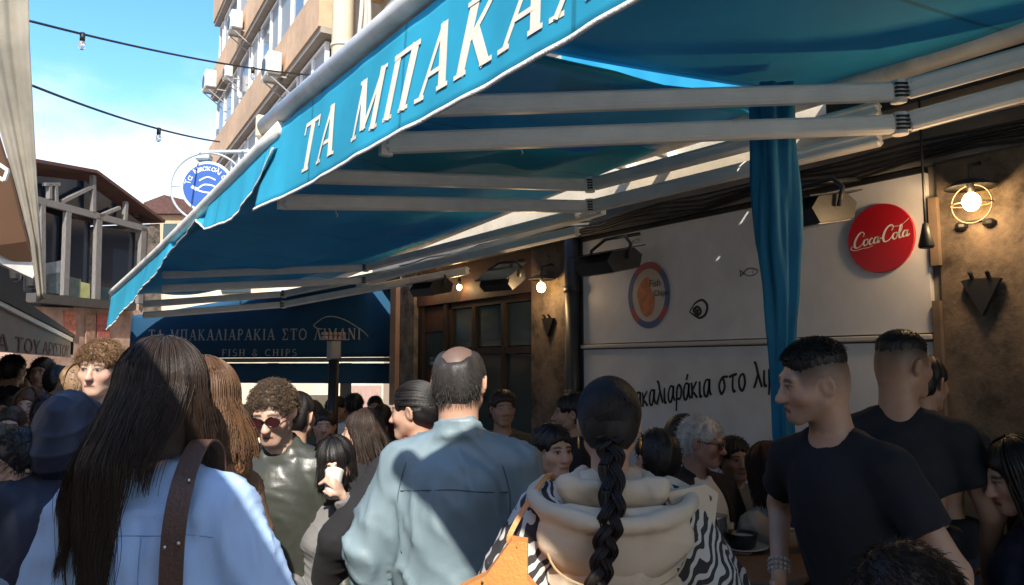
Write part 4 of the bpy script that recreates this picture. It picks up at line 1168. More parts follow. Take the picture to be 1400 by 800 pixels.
# ================================================================== people
class Fld:
    """a body or garment described by rounded limbs and lumps that melt into each other, then skinned as one surface"""
    def __init__(s, M=None): s.P = []; s.M = M or Matrix.Identity(4); s.fine = []
    def pt(s, p): return np.array(s.M @ Vector(p))
    def cap(s, a, b, ra, rb=None, k=.03, op=1, fl=None):
        rb = ra if rb is None else rb; a = s.pt(a); b = s.pt(b); r = max(ra, rb)
        f = None
        if fl is not None:
            ax = np.array(s.M.to_3x3() @ Vector(fl[0])); f = (ax/np.linalg.norm(ax), fl[1])
        s.P.append(('c', op, k, np.minimum(a, b)-r, np.maximum(a, b)+r, (a, b, ra, rb, f))); return s
    def ell(s, c, r, k=.03, op=1, rot=None):
        R = s.M.to_3x3()
        if rot is not None: R = R @ (rot if isinstance(rot, Matrix) else Euler(rot).to_matrix())
        R = np.array(R); c = s.pt(c); r = np.array(r if hasattr(r, '__len__') else (r, r, r), float)
        e = np.sqrt(((R*r)**2).sum(1))
        s.P.append(('e', op, k, c-e, c+e, (c, r, R))); return s
    def cut(s, p, n, box=None, k=.004):
        """take away what lies beyond the plane at p with normal n (inside a box round p of half size box)"""
        p = s.pt(p); n = np.array((s.M.to_3x3() @ Vector(n)).normalized()); b = 9 if box is None else box
        s.P.append(('p', -1, k, p-b, p+b, (p, n))); return s
    def mesh(s, h, smooth=1, pad=None):
        pad = pad or h*3
        ad = [q for q in s.P if q[1] == 1]
        lo = np.min([q[3] for q in ad], 0)-pad; hi = np.max([q[4] for q in ad], 0)+pad
        ax = []
        for i in range(3):
            x = [lo[i]]
            while x[-1] < hi[i]:
                st = h
                for (a, b, hh) in s.fine:
                    if a[i]-h < x[-1] < b[i]: st = min(st, hh)
                x.append(x[-1]+st)
            ax.append(np.array(x, np.float32))
        X, Y, Z = ax
        F = np.full((len(X), len(Y), len(Z)), .3, np.float32)
        for ty, op, k, l, u, d in s.P:
            m = k + h*2.5
            sl = tuple(slice(max(0, np.searchsorted(A, l[i]-m)-1), np.searchsorted(A, u[i]+m)+1) for i, A in enumerate(ax))
            x = X[sl[0]][:, None, None]; y = Y[sl[1]][None, :, None]; z = Z[sl[2]][None, None, :]
            if 0 in F[sl].shape: continue
            if ty == 'c':
                a, b, ra, rb, f = d
                px, py, pz = x-a[0], y-a[1], z-a[2]; ba = (b-a).copy()
                if f is not None:
                    A, q = f; g = 1/q-1
                    t = (px*A[0]+py*A[1]+pz*A[2])*g
                    px, py, pz = px+t*A[0], py+t*A[1], pz+t*A[2]
                    ba = ba + A*(ba@A)*g
                l2 = float(ba@ba) or 1e-9
                t = np.clip((px*ba[0]+py*ba[1]+pz*ba[2])/l2, 0, 1)
                v = np.sqrt((px-t*ba[0])**2+(py-t*ba[1])**2+(pz-t*ba[2])**2)-(ra+(rb-ra)*t)
                if f is not None: v = v*f[1]**.5
            elif ty == 'e':
                c, r, R = d
                px, py, pz = x-c[0], y-c[1], z-c[2]
                q = [(px*R[0, i]+py*R[1, i]+pz*R[2, i])/r[i] for i in range(3)]
                k0 = np.sqrt(q[0]**2+q[1]**2+q[2]**2)
                k1 = np.sqrt((q[0]/r[0])**2+(q[1]/r[1])**2+(q[2]/r[2])**2)+1e-6
                v = k0*(k0-1)/k1
            else:
                p, n = d
                v = -((x-p[0])*n[0]+(y-p[1])*n[1]+(z-p[2])*n[2])
            G = F[sl]
            if op == 1:
                hh = np.maximum(k-np.abs(G-v), 0); F[sl] = np.minimum(G, v)-hh*hh/(4*k)
            else:
                hh = np.maximum(k-np.abs(G+v), 0); F[sl] = np.maximum(G, -v)+hh*hh/(4*k)
        # skin it
        nx, ny, nz = F.shape; ins = F < 0
        cid = lambda i, j, k: (i*(ny-1)+j)*(nz-1)+k
        ids = []; pos = []; quads = []
        for a in range(3):
            s0 = [slice(None)]*3; s1 = [slice(None)]*3; s0[a] = slice(0, -1); s1[a] = slice(1, None)
            A, B = ins[tuple(s0)], ins[tuple(s1)]
            I = np.argwhere(A != B)
            o1, o2 = [(1, 2), (2, 0), (0, 1)][a]
            sh = [nx, ny, nz]
            ok = (I[:, o1] > 0) & (I[:, o2] > 0) & (I[:, o1] < sh[o1]-1) & (I[:, o2] < sh[o2]-1)
            I = I[ok]
            if not len(I): continue
            J = I.copy(); J[:, a] += 1
            f0 = F[tuple(I.T)]; f1 = F[tuple(J.T)]; t = f0/(f0-f1)
            P = np.stack([ax[c][I[:, c]] for c in range(3)], 1).astype(np.float64)
            P[:, a] += t*(ax[a][I[:, a]+1]-ax[a][I[:, a]])
            q = []
            for d1, d2 in ((1, 1), (0, 1), (0, 0), (1, 0)):
                K = I.copy(); K[:, o1] -= d1; K[:, o2] -= d2
                q.append(cid(K[:, 0], K[:, 1], K[:, 2]))
            q = np.stack(q, 1)
            fl = ~ins[tuple(I.T)]
            q[fl] = q[fl][:, ::-1]
            quads.append(q); ids.append(q.ravel()); pos.append(np.repeat(P, 4, 0))
        ids = np.concatenate(ids); pos = np.concatenate(pos); quads = np.concatenate(quads)
        un, inv = np.unique(ids, return_inverse=True)
        cnt = np.bincount(inv)
        V = np.stack([np.bincount(inv, pos[:, c])/cnt for c in range(3)], 1)
        Q = np.searchsorted(un, quads)
        for _ in range(smooth): V = relax(V, Q, .5)
        return V, Q

def relax(V, Q, lam):
    e0 = Q.ravel(); e1 = np.roll(Q, -1, 1).ravel(); n = len(V)
    c = np.bincount(e0, minlength=n)+np.bincount(e1, minlength=n)
    A = np.stack([np.bincount(e0, V[e1, i], n)+np.bincount(e1, V[e0, i], n) for i in range(3)], 1)/np.maximum(c, 1)[:, None]
    return V+(A-V)*lam

def normals(V, Q):
    n = np.cross(V[Q[:, 2]]-V[Q[:, 0]], V[Q[:, 3]]-V[Q[:, 1]]); N = np.zeros_like(V)
    for i in range(4):
        for c in range(3): N[:, c] += np.bincount(Q[:, i], n[:, c], len(V))
    return N/(np.linalg.norm(N, axis=1)[:, None]+1e-9)

def ridges(P, seed, scale=1.0, bias=(1, 1, 1)):
    r = np.random.RandomState(seed); w = np.zeros(len(P))
    for i in range(6):
        k = r.normal(size=3)*np.array(bias); k /= np.linalg.norm(k); m = r.normal(size=3)
        f = scale*(60, 78, 105, 140, 185, 240)[i]*r.uniform(.85, 1.15); warp = 1.7*np.sin(P@m*scale*9+r.uniform(0, 6))+.9*np.sin(P@r.normal(size=3)*scale*21+r.uniform(0, 6))
        env = np.clip(.35+.75*np.sin(P@r.normal(size=3)*scale*11+r.uniform(0, 6)), 0, 1)
        w += (60/(f/scale+10))*env*(1-np.abs(np.sin(P@k*f*.5+warp)))**1.7
    return w/1.2

def tubes(paths, rad_, n=4):
    """many thin tapered strands: paths (N, M, 3), rad_ (M,) or (N, M)"""
    P = np.asarray(paths, float); N, M, _ = P.shape
    T = np.gradient(P, axis=1); T /= np.linalg.norm(T, axis=2)[..., None]+1e-9
    up = np.array([.31, .55, .77]); A = np.cross(T, up); A /= np.linalg.norm(A, axis=2)[..., None]+1e-9; B = np.cross(A, T)
    R = np.broadcast_to(np.asarray(rad_, float), (N, M))[..., None, None]
    q = np.arange(n)*2*np.pi/n
    V = P[:, :, None]+R*(A[:, :, None]*np.cos(q)[None, None, :, None]+B[:, :, None]*np.sin(q)[None, None, :, None])
    i = np.arange(N)[:, None, None]*M*n; j = np.arange(M-1)[None, :, None]*n; k = np.arange(n)[None, None, :]; k2 = (k+1) % n
    Q = np.stack([i+j+k, i+j+k2, i+j+n+k2, i+j+n+k], -1).reshape(-1, 4)
    return V.reshape(-1, 3), Q

def hair_mat(name, c=None, rough=.46, spec=.4):
    if name in MATS: return MATS[name]
    m = mat(name, c, rough, .35, 9, .35, 120, spec=spec, stretch=(3, 3, .5), dist=.004)
    return m

def skin_mat():
    if 'skin' in MATS: return MATS['skin']
    m = bpy.data.materials.new('skin'); m.use_nodes = True
    nt = m.node_tree; b = nt.nodes['Principled BSDF']; lk = nt.links.new
    at = nn(nt, 'ShaderNodeVertexColor', layer_name='albedo')
    n1 = nn(nt, 'ShaderNodeTexNoise'); n1.inputs['Scale'].default_value = 30; n1.inputs['Detail'].default_value = 5
    tc = nn(nt, 'ShaderNodeTexCoord'); lk(tc.outputs['Object'], n1.inputs['Vector'])
    r = nn(nt, 'ShaderNodeMapRange'); r.inputs['To Min'].default_value = .86; r.inputs['To Max'].default_value = 1.14; lk(n1.outputs['Fac'], r.inputs['Value'])
    v = nn(nt, 'ShaderNodeVectorMath', operation='SCALE'); lk(at.outputs['Color'], v.inputs[0]); lk(r.outputs['Result'], v.inputs['Scale'])
    lk(v.outputs[0], b.inputs['Base Color']); b.inputs['Roughness'].default_value = .5
    b.inputs['Subsurface Weight'].default_value = .12; b.inputs['Subsurface Radius'].default_value = (.012, .005, .003); b.inputs['Subsurface Scale'].default_value = .6
    bp = nn(nt, 'ShaderNodeBump'); bp.inputs['Strength'].default_value = .12; bp.inputs['Distance'].default_value = .003
    n2 = nn(nt, 'ShaderNodeTexNoise'); n2.inputs['Scale'].default_value = 260; lk(tc.outputs['Object'], n2.inputs['Vector']); lk(n2.outputs['Fac'], bp.inputs['Height']); lk(bp.outputs['Normal'], b.inputs['Normal'])
    MATS['skin'] = m
    return m

def head_prims(f, HM, fem=False, g=0.0):
    M0 = f.M; f.M = HM; w = .95 if fem else 1.0
    f.ell((0, -.018, .028), (.075*w, .094, .086), .02)
    f.ell((0, -.055, -.018), (.062*w, .050, .062), .03)
    f.ell((0, .026, -.030), (.060*w, .062, .070), .03)
    f.cap((-.050*w, .0, -.055), (-.020*w, .062, -.096), .020, .016, .03); f.cap((.050*w, .0, -.055), (.020*w, .062, -.096), .020, .016, .03)
    f.cap((-.012, .070, -.098), (.012, .070, -.098), .018, .018, .025)
    f.ell((0, .052, -.062), (.036*w, .036, .036), .02)
    f.cap((-.040*w, .072, .022), (.040*w, .072, .022), .013 if not fem else .010, None, .02)
    for s_ in (-1, 1):
        f.ell((s_*.030*w, .094, .004), (.017, .015, .011), .012, -1)
        f.ell((s_*.044*w, .055, -.028), (.022, .022, .020), .03)
        f.ell((s_*.0305*w, .0775, .003), (.0125, .0115, .0125), .002)
        f.cap((s_*.018*w, .0885, .0105), (s_*.043*w, .080, .0075), .0035, .003, .004)          # upper lid
        f.ell((s_*.011, .098, -.036), (.009, .010, .008), .008)
        f.ell((s_*.080*w, -.014, -.008), (.010, .022, .033), .006, 1, (0, s_*.18, s_*.55))
        f.ell((s_*.091*w, -.012, -.004), (.0075, .014, .022), .004, -1, (0, s_*.18, s_*.55))
    f.cap((0, .083, .010), (0, .108, -.033), .0085, .0115, .014)
    f.ell((0, .109, -.035), (.0105, .010, .009), .01)
    f.cap((-.019, .083, -.0655), (.019, .083, -.0655), .0062, None, .008); f.cap((-.016, .084, -.0755), (.016, .084, -.0755), .0075, None, .008)
    f.cap((-.021, .092, -.0702), (.021, .092, -.0702), .0022, None, .003, -1)
    f.M = M0

def paint(V, HM, skin, brow, fade=None, fem=False, lip=(.62, .42, .42)):
    """skin tone, lips, brows, eyes and cropped hair, by place on the head"""
    Hi = np.array(HM.inverted()); P = V@Hi[:3, :3].T+Hi[:3, 3]
    x, y, z = P.T; ax = np.abs(x); w = .95 if fem else 1
    C = np.tile(np.array(skin), (len(V), 1))
    near = (np.abs(x) < .12) & (np.abs(y) < .16) & (np.abs(z) < .15)
    def mixc(m, c):
        m = np.clip(m, 0, 1)*near
        C[:] = C*(1-m[:, None])+np.array(c)*m[:, None]
    S_ = lambda e0, e1, v: np.clip((v-e0)/(e1-e0), 0, 1)
    mixc(.35*S_(.045, .01, np.hypot(ax-.042, z+.03))*(y > .03), (skin[0], skin[1]*.72, skin[2]*.68))
    mixc(.3*S_(.02, .005, np.hypot(ax, z+.036))*(y > .08), (skin[0], skin[1]*.7, skin[2]*.65))
    mixc(.85*S_(.011, .007, np.abs(z+.0705))*S_(.027, .020, ax)*(y > .07), tuple(skin[i]*lip[i] for i in range(3)))
    mixc(S_(.0035, .0015, np.abs(z+.0703))*S_(.024, .02, ax)*(y > .07), (.03, .012, .012))
    arch = .0245-.9*(ax-.030)**2*8
    mixc(.9*S_(.0075, .0035, np.abs(z-arch))*S_(.008, .014, ax)*S_(.055, .048, ax)*(y > .04), brow)
    ex = np.hypot((ax-.0305*w)/1.35, (z-.0025)*1.3)
    mixc(S_(.0105, .0085, ex)*(y > .07), (.32, .29, .27))
    mixc(S_(.0068, .0055, np.hypot(ax-.0305*w, z-.0028))*(y > .07), (.03, .018, .012))
    mixc(.9*S_(.004, .0018, np.abs(z-.0095+(ax-.03)**2*14))*S_(.018, .014, np.abs(ax-.0305*w))*(y > .06), (.03, .02, .018))
    if fade:
        m = S_(-.050, .052, z+.004*np.sin(x*90))**1.2*S_(.066, .050, y-.2*(z-.02))*S_(.015, .035, ax+np.maximum(0, -y))
        m = np.where(y < -.03, np.maximum(m, .9*S_(-.06, .045, z)), m)
        m = m*(np.hypot((ax-.08)/1.0, np.hypot(y+.01, z+.008)) > .030)
        mixc(fade[1]*m, fade[0])
        if len(fade) > 2:
            b_ = S_(-.03, -.055, z)*S_(-.03, .01, y)*(np.hypot(ax, (z+.07)*1.4) > .026)
            mixc(fade[2]*b_, fade[0])
    return C

def torso_prims(f, g, fem, loose=0.0):
    sw = .150 if fem else .172; w = .90 if fem else 1.0
    f.ell((0, -.005, .02), (.165+g, .118+g, .16), .06)
    f.ell((0, .005, .20), ((.140 if fem else .158)*1+g+loose, .108+g+loose, .22), .08)
    f.ell((0, -.004, .36), (.160*w+g, .120+g+loose*.5, .185), .07)
    if fem:
        for s_ in (-1, 1): f.ell((s_*.07, .085, .36), (.07+g*.5, .06+g*.5, .07), .05)
    for s_ in (-1, 1): f.cap((s_*.04, -.022, .523), (s_*sw, -.010, .458), .040+g*.6, .055+g*.8, .04)
    return sw

def make_person(label, u, vtop, depth, phi, head=(0, 0, 0), lean=(0, 0), seated=False, s=None, fem=False,
                arms=None, skin=(.50, .30, .21), brow=(.03, .02, .015), fade=None, top=None, legs=None, res=1,
                hair_t=.014, hands=False, child=False, name='person', dz=0.0, under=None, neck_r=None, group='people in the crowd', palm=None, curl=.5):
    """res: 0 close, 1 middle, 2 far. Local frame: x right, y ahead, z up. Arms are given in the torso frame, (elbow, wrist) left then right."""
    pz = .50 if seated else .935
    B = Matrix.Translation((0, 0, pz)) @ Matrix.Rotation(-rad(lean[0]), 4, 'X') @ Matrix.Rotation(rad(lean[1]), 4, 'Y')
    HM = B @ Matrix.Translation((0, -.012, .600)) @ (Matrix.Rotation(-rad(lean[1])*.7, 4, 'Y') @ Matrix.Rotation(rad(lean[0])*.6, 4, 'X')) \
        @ Matrix.Rotation(-rad(head[0]), 4, 'Z') @ Matrix.Rotation(rad(head[1]), 4, 'X') @ Matrix.Rotation(rad(head[2]), 4, 'Y') @ Matrix.Translation((0, .022, .115))
    hc = HM @ Vector((0, 0, 0)); toph = hc.z+.114+hair_t
    tgt = hd(u, vtop, depth); th = -YAW-rad(phi)
    gz = ground_z(tgt.y)
    if seated: s = s or .97; base = tgt.z-s*toph
    else:
        s = s or (tgt.z-gz)/toph; base = tgt.z-s*toph
    R = Matrix.Rotation(th, 3, 'Z'); off = R @ Vector((hc.x, hc.y, 0))*s
    loc = Vector((tgt.x-off.x, tgt.y-off.y, base+dz))
    hcoarse = (.011, .016, .024)[res]; hfine = (.0036, .0060, .011)[res]; hcl = (.0068, .013, .022)[res]
    sw = .150 if fem else .172
    arms = arms or (((-.235, -.03, .20), (-.235, .07, -.04)), ((.235, -.03, .20), (.235, .07, -.04)))
    SH = [Vector((-sw-.004, -.010, .442)), Vector((sw+.004, -.010, .442))]
    # ---- body: one surface from the crown to the ankles
    f = Fld(B); torso_prims(f, -.020, fem)
    nr = neck_r or (.050 if fem else .057)
    hb = HM @ Vector((0, -.028, -.05))
    f.M = Matrix.Identity(4); f.cap(tuple(B @ Vector((0, -.02, .50))), tuple(hb), nr+.004, nr, .03)
    f.M = B
    for i, (e, w_) in enumerate(arms):
        f.cap(SH[i], e, .046 if not fem else .040, .040 if not fem else .034, .03); f.cap(e, w_, .041 if not fem else .034, .026 if not fem else .022, .02)
        d = (Vector(w_)-Vector(e)).normalized(); n_ = Vector(palm[i]) if palm else Vector((1 if i == 0 else -1, 0, 0))
        n_ = (n_-d*n_.dot(d)).normalized(); a_ = d.cross(n_); sd = 1 if i == 0 else -1
        ff = a_*(1 if a_.y > 0 else -1)                       # towards the thumb
        Rm = Matrix((a_, d, n_)).transposed(); w0 = Vector(w_)
        f.ell(w0+d*.045, (.040, .052, .015), .02, 1, Rm)
        for q in range(4):
            b0 = w0+d*.086-ff*(q-1.5)*.0195; ln = (.062, .070, .066, .052)[q]; c = curl*(1+.12*q)
            d1 = d*math.cos(c)+n_*math.sin(c); d2 = d*math.cos(c*2.3)+n_*math.sin(c*2.3)
            f.cap(b0-d*.02, b0+d1*ln*.55, .0092, .0085, .004); f.cap(b0+d1*ln*.55, b0+d1*ln*.55+d2*ln*.55, .0083, .0068, .003)
        t0 = w0+d*.028+ff*.030; t1 = t0+(d*.6+ff*.65+n_*.35).normalized()*.04; t2 = t1+(d*.85+ff*.2+n_*.45).normalized()*.032
        f.cap(t0-ff*.012, t1, .013, .0105, .01); f.cap(t1, t2, .0102, .008, .004)
        if hands:
            c_ = np.array(B @ (w0+d*.07)); f.fine.append((c_-.10, c_+.10, .0058 if res < 2 else .01))
    f.M = Matrix.Identity(4)
    LG = []
    for sgn in (-1, 1):
        if seated: h_, k_, a_ = (sgn*.095, 0, pz-.02), (sgn*.12, .44, pz+.01), (sgn*.125, .42, .09)
        else: h_, k_, a_ = (sgn*.090, 0, .90), (sgn*.100, .03, .50), (sgn*.105, -.01, .09)
        LG.append((h_, k_, a_)); f.cap(h_, k_, .075, .052, .03); f.cap(k_, a_, .052, .036, .02)
    head_prims(f, HM, fem)
    hcv = np.array(hc); f.fine.append((hcv-.13, hcv+.13, hfine))
    V, Q = f.mesh(hcoarse, 1)
    col = paint(V, HM, skin, brow, fade, fem)
    o = mesh_obj(name, V*s, Q, skin_mat(), None, True, col)
    o.location = loc; o.rotation_euler = (0, 0, th)
    tag(o, label, 'person', group)
    pr = dict(o=o, B=B, HM=HM, s=s, arms=arms, SH=SH, sw=sw, res=res, hcl=hcl, pz=pz, fem=fem, seated=seated, LG=LG, seed=int(u*7+vtop) % 9999, loc=loc, th=th)
    # ---- clothes
    top = top or {}
    garment(pr, **{k: v for k, v in top.items()})
    lm, shm = legs or (mat('dark jeans', (.03, .035, .055), .85, .15, 8, .3, 300), mat('dark leather shoe', (.02, .017, .015), .5))
    f = Fld(); f.ell((0, 0, pz+(.0)), (.168, .122, .13), .05)
    for h_, k_, a_ in LG:
        f.cap(h_, k_, .095, .068, .04); f.cap(k_, (a_[0], a_[1], .10), .068, .060, .03)
    V, Q = f.mesh(max(.02, hcl*1.3), 1); V = V+normals(V, Q)*(.008*ridges(V, pr['seed']+5, .8))[:, None]
    mesh_obj('trousers', V*s, Q, lm, o, True)
    for h_, k_, a_ in LG:
        f = Fld(); f.cap((a_[0], a_[1]-.03, .05), (a_[0]*1.1, a_[1]+.16, .034), .042, .034, .02, fl=((0, 0, 1), .9)); f.cap((a_[0], a_[1]-.01, .10), (a_[0], a_[1], .05), .046, .045, .03)
        f.cut((0, 0, .004), (0, 0, -1)); V, Q = f.mesh(.014, 1); mesh_obj('shoe', V*s, Q, shm, o, True)
    return pr

def garment(pr, m=None, g=.016, sleeve='long', hem=-.06, loose=.0, collar='crew', wr=.006, name='shirt', arm_g=None, cuff=None, coat=0.0, ws=1.0, puff=0, smat=None, bias=(1, 1, 1), opening=(), extra=()):
    B, s, fem, h = pr['B'], pr['s'], pr['fem'], pr['hcl']
    m = m or mat('black cotton', (.012, .013, .018), .9, .15, 9, .3, 300)
    ag = g if arm_g is None else arm_g
    f = Fld(B); torso_prims(f, g, fem, loose)
    if coat:
        f.M = Matrix.Identity(4)
        if pr['seated']:
            for h_, k_, a_ in pr['LG']: f.cap(h_, (k_[0], k_[1]*.8, k_[2]), .10+g, .075+g, .05)
        else: f.cap((0, 0, pr['pz']), (0, .0, pr['pz']-coat), .17+g, .19+g, .05, fl=((0, 1, 0), .72))
        f.M = B
    SHn = pr['SH']
    ends = []
    for i, (e, w_) in enumerate(pr['arms']):
        S0, e, w_ = SHn[i], Vector(e), Vector(w_)
        r0 = (.052 if fem else .058)+ag; r1 = (.044 if fem else .049)+ag; r2 = (.031 if fem else .036)+ag
        if sleeve == 'short':
            c = S0.lerp(e, .62); f.cap(S0, c, r0, r1+.006, .022); ends.append((c, (e-S0).normalized(), .10))
        elif sleeve == 'long':
            f.cap(S0, e, r0, r1, .024); f.cap(e, w_, r1, r2, .02); d = (w_-e).normalized(); ends.append((w_-d*.005, d, .085))
    if collar in ('stand', 'fold'):
        for q in range(14):
            a0, a1 = 2*math.pi*q/14, 2*math.pi*(q+1)/14
            if collar == 'fold' and abs(math.sin((a0+a1)/2)-1) < .12: continue
            f.cap((.070*math.cos(a0), -.012+.068*math.sin(a0), .562-.035*math.sin(a0)), (.070*math.cos(a1), -.012+.068*math.sin(a1), .562-.035*math.sin(a1)), .011+(.004 if collar == 'fold' else 0), None, .012)
            f.cap((.078*math.cos(a0), -.012+.076*math.sin(a0), .530-.03*math.sin(a0)), (.078*math.cos(a1), -.012+.076*math.sin(a1), .530-.03*math.sin(a1)), .014, None, .02)
    elif collar == 'crew':
        f.ell((0, .018, .575), (.074, .086, .048), .008, -1)
    elif collar == 'vee':
        f.ell((0, .05, .59), (.07, .10, .075), .012, -1)
    for a_, c_, r_ in extra: f.cap(a_, c_, r_, r_*.9, .03)
    for c_, r_ in opening: f.ell(c_, r_, .012, -1)
    for c, d, bx in ends: f.cut(c, d, bx)
    f.M = Matrix.Identity(4)
    if not pr['seated']: f.cut((0, 0, pr['pz']+hem-coat), (0, 0, -1))
    V, Q = f.mesh(h, 1)
    N = normals(V, Q)
    if wr: V = V+N*(wr*(ridges(V, pr['seed'], ws, bias)-.35))[:, None]
    if puff: V = V+N*(.012*np.abs(np.sin(V[:, 2]*puff))**.5)[:, None]
    ob = mesh_obj(name, V*s, Q, m if smat is None else [m, smat], pr['o'], True)
    pr['top'] = ob
    if smat is not None:
        Bi = np.array(B.inverted()); P = V@Bi[:3, :3].T+Bi[:3, 3]
        c = P[Q].mean(1); sw = pr['sw']
        isl = (np.abs(c[:, 0]) > sw+.012-.10*np.clip(.46-c[:, 2], 0, .3)*0)
        ob.data.polygons.foreach_set('material_index', isl.astype(np.int32)); ob.data.update()
    return ob

# ---- hair
def hair_cap(pr, m, t=.014, name='hair', line=.045, back=-.075, sides=True, lump=.004, lf=(40, 40, 14), h=None, subs=(), taperz=None, low=False, wide=0.0, ear=True):
    """a shell of hair over the skull; line: height of the hairline on the brow, back: how far down the nape"""
    s = pr['s']; HM = pr['HM']; w = .95 if pr['fem'] else 1.0
    h = h or (.0045, .007, .012)[pr['res']]
    line = line+.024
    f = Fld()
    f.ell((0, -.018, .028), (.075*w+t+wide, .094+t, .086+t), .02)
    f.ell((0, -.055, -.018), (.062*w+t+wide, .050+t, .062+t*.5), .03)
    if low: f.cap((0, -.05, -.02), (0, -.06, back), .072+t, .06+t, .03)
    f.ell((0, .135, line-.125), (.115, .105, .125), .012, -1)
    if sides:
        for s_ in (-1, 1): f.ell((s_*.095, .045, -.05), (.05, .075, .075), .012, -1)
        if ear:
            for s_ in (-1, 1): f.ell((s_*.088, -.010, -.016), (.03, .030, .036), .008, -1)
    for c_, r_ in subs: f.ell(c_, r_, .03, -1)
    f.cut((0, 0, back), (0, .25, -1), None, .02)
    V, Q = f.mesh(h, 1)
    N = normals(V, Q)
    r = np.random.RandomState(pr['seed'])
    th = np.arctan2(V[:, 0], -V[:, 1]+.02); d = np.zeros(len(V))
    for i in range(4):
        d += np.sin(th*r.uniform(.5, 1)*lf[0]*.5+V[:, 2]*r.uniform(-1, 1)*lf[2]*3+r.uniform(0, 6))*r.uniform(.4, 1)
    V = V+N*(lump*.5*d)[:, None]
    if taperz:                                   # cropped sides: the shell thins out and sinks into the skin
        q = np.clip((V[:, 2]+.005*np.sin(th*23)+.004*np.sin(th*41+1)-taperz[0])/(taperz[1]-taperz[0]), 0, 1)
        V = V*(1-.16*(1-q))[:, None]+np.array((0, -.018, .028))*(.16*(1-q))[:, None]
    Hn = np.array(HM); W = V@Hn[:3, :3].T+Hn[:3, 3]
    ob = mesh_obj(name, W*s, Q, m, pr['o'], True)
    return ob, V, N

def tufts(pr, V, N, m, n=900, ln=.02, r=.0012, flow=(0, .4, .5), zmin=-.2, curl=0.0, jit=.5, name='hair_strands', sel=None, par=None, seg=6):
    """short strands planted on the shell"""
    rs = np.random.RandomState(pr['seed']+3)
    ok = np.where(V[:, 2] > zmin)[0] if sel is None else np.where(sel(V))[0]
    if not len(ok): return
    i = rs.choice(ok, n); P0 = V[i]; D = N[i]*.55+np.array(flow)+rs.normal(size=(n, 3))*jit*.5
    D -= N[i]*np.minimum((D*N[i]).sum(1)-.12, 0)[:, None]
    D /= np.linalg.norm(D, axis=1)[:, None]; L_ = ln*rs.uniform(.5, 1.2, n)
    tt = np.linspace(0, 1, seg); pts = P0[:, None]-N[i][:, None]*.002+D[:, None]*(L_[:, None]*tt)[..., None]
    pts[..., 2] -= (L_[:, None]*.35*tt**2)
    if curl:
        a = np.cross(D, N[i]); a /= np.linalg.norm(a, axis=1)[:, None]+1e-9; b = np.cross(a, D); ph = rs.uniform(0, 6.3, n)
        q = ph[:, None]+tt*rs.uniform(6, 11, n)[:, None]
        pts += curl*(a[:, None]*(np.cos(q)-np.cos(ph)[:, None])[..., None]+b[:, None]*(np.sin(q)-np.sin(ph)[:, None])[..., None])
    Hn = np.array(pr['HM']); pts = pts@Hn[:3, :3].T+Hn[:3, 3]
    W, Q = tubes(pts, r*(1-.75*tt)+.0002, 3)
    return mesh_obj(name, W*pr['s'], Q, m, par or pr['o'], True)

def long_hair(pr, m, n=1400, length=.55, phis=(-150, 150), r=.0016, lock=28, fall=None, wavy=.012, spread=1.0, part=.0, seed=0, name='hair_lengths', vol=.012, taper=.5, par=None):
    """strands that leave the crown, hug the skull and fall in locks. fall(phi) -> (dx, dy, len) moves a lock sideways; phi 0 is the back of the head"""
    rs = np.random.RandomState(pr['seed']+seed); HM = pr['HM']; s = pr['s']; M = 26
    nl = max(1, n//lock); paths = []
    c = np.array((0, -.018, .028)); R = np.array((.075, .094, .086))
    Hn = np.array(HM)
    for l in range(nl):
        ph0 = rad(rs.uniform(*phis)); lv = rs.normal(size=3); fx = fall(math.degrees(ph0), rs) if fall else (0, 0, 1)
        fq = rs.uniform(5, 9); fp = rs.uniform(0, 6.3); volk = vol*rs.uniform(.95, 1.25); L0 = length*fx[2]*rs.uniform(.86, 1.06)
        for k in range(lock):
            ph = ph0+rs.normal()*.10; t0 = rs.uniform(.0, .75)
            v_ = volk+.003+abs(rs.normal())*.003; pts = []
            jx = rs.normal(size=2)*.010
            L1 = L0*rs.uniform(.90, 1.05)
            for q in range(M):
                t = q/(M-1); top_arc = (1.60-t0)*.092; d = t*(top_arc+L1)
                tha = min(t0+d/.092, 1.60)
                dirv = np.array((math.sin(tha)*math.sin(ph), -math.sin(tha)*math.cos(ph), math.cos(tha)))
                p = c+dirv*(R+v_)
                p[0] += part*(1-min(1, tha))*.6
                p = Hn[:3, :3]@p+Hn[:3, 3]
                if d >= top_arc:
                    e = (d-top_arc); q1 = e/max(L1, .01)
                    p[2] -= e
                    out = np.array((math.sin(ph), -math.cos(ph)))
                    loc = np.array(pr['HM'].to_3x3() @ Vector((out[0], out[1], 0)))[:2]
                    sm = q1*q1*(3-2*q1)
                    p[0] += fx[0]*sm+loc[0]*.012*spread*min(1, e*6); p[1] += fx[1]*min(1, e/.18)*(1 if fx[1] else 0)+loc[1]*.012*spread*min(1, e*6)
                    w = wavy*min(1, e*5)
                    p[0] += w*math.sin(fq*e*3.2+fp)+jx[0]*(1-taper*q1)*min(1, e*7); p[1] += .5*w*math.cos(fq*e*2.6+fp*1.3)+jx[1]*(1-taper*q1)*min(1, e*7)
                pts.append(p)
            paths.append(pts)
    tt = np.linspace(0, 1, M)
    W, Q = tubes(np.array(paths), r*(1-.6*tt**2), 3)
    return mesh_obj(name, W*s, Q, m, par or pr['o'], True)

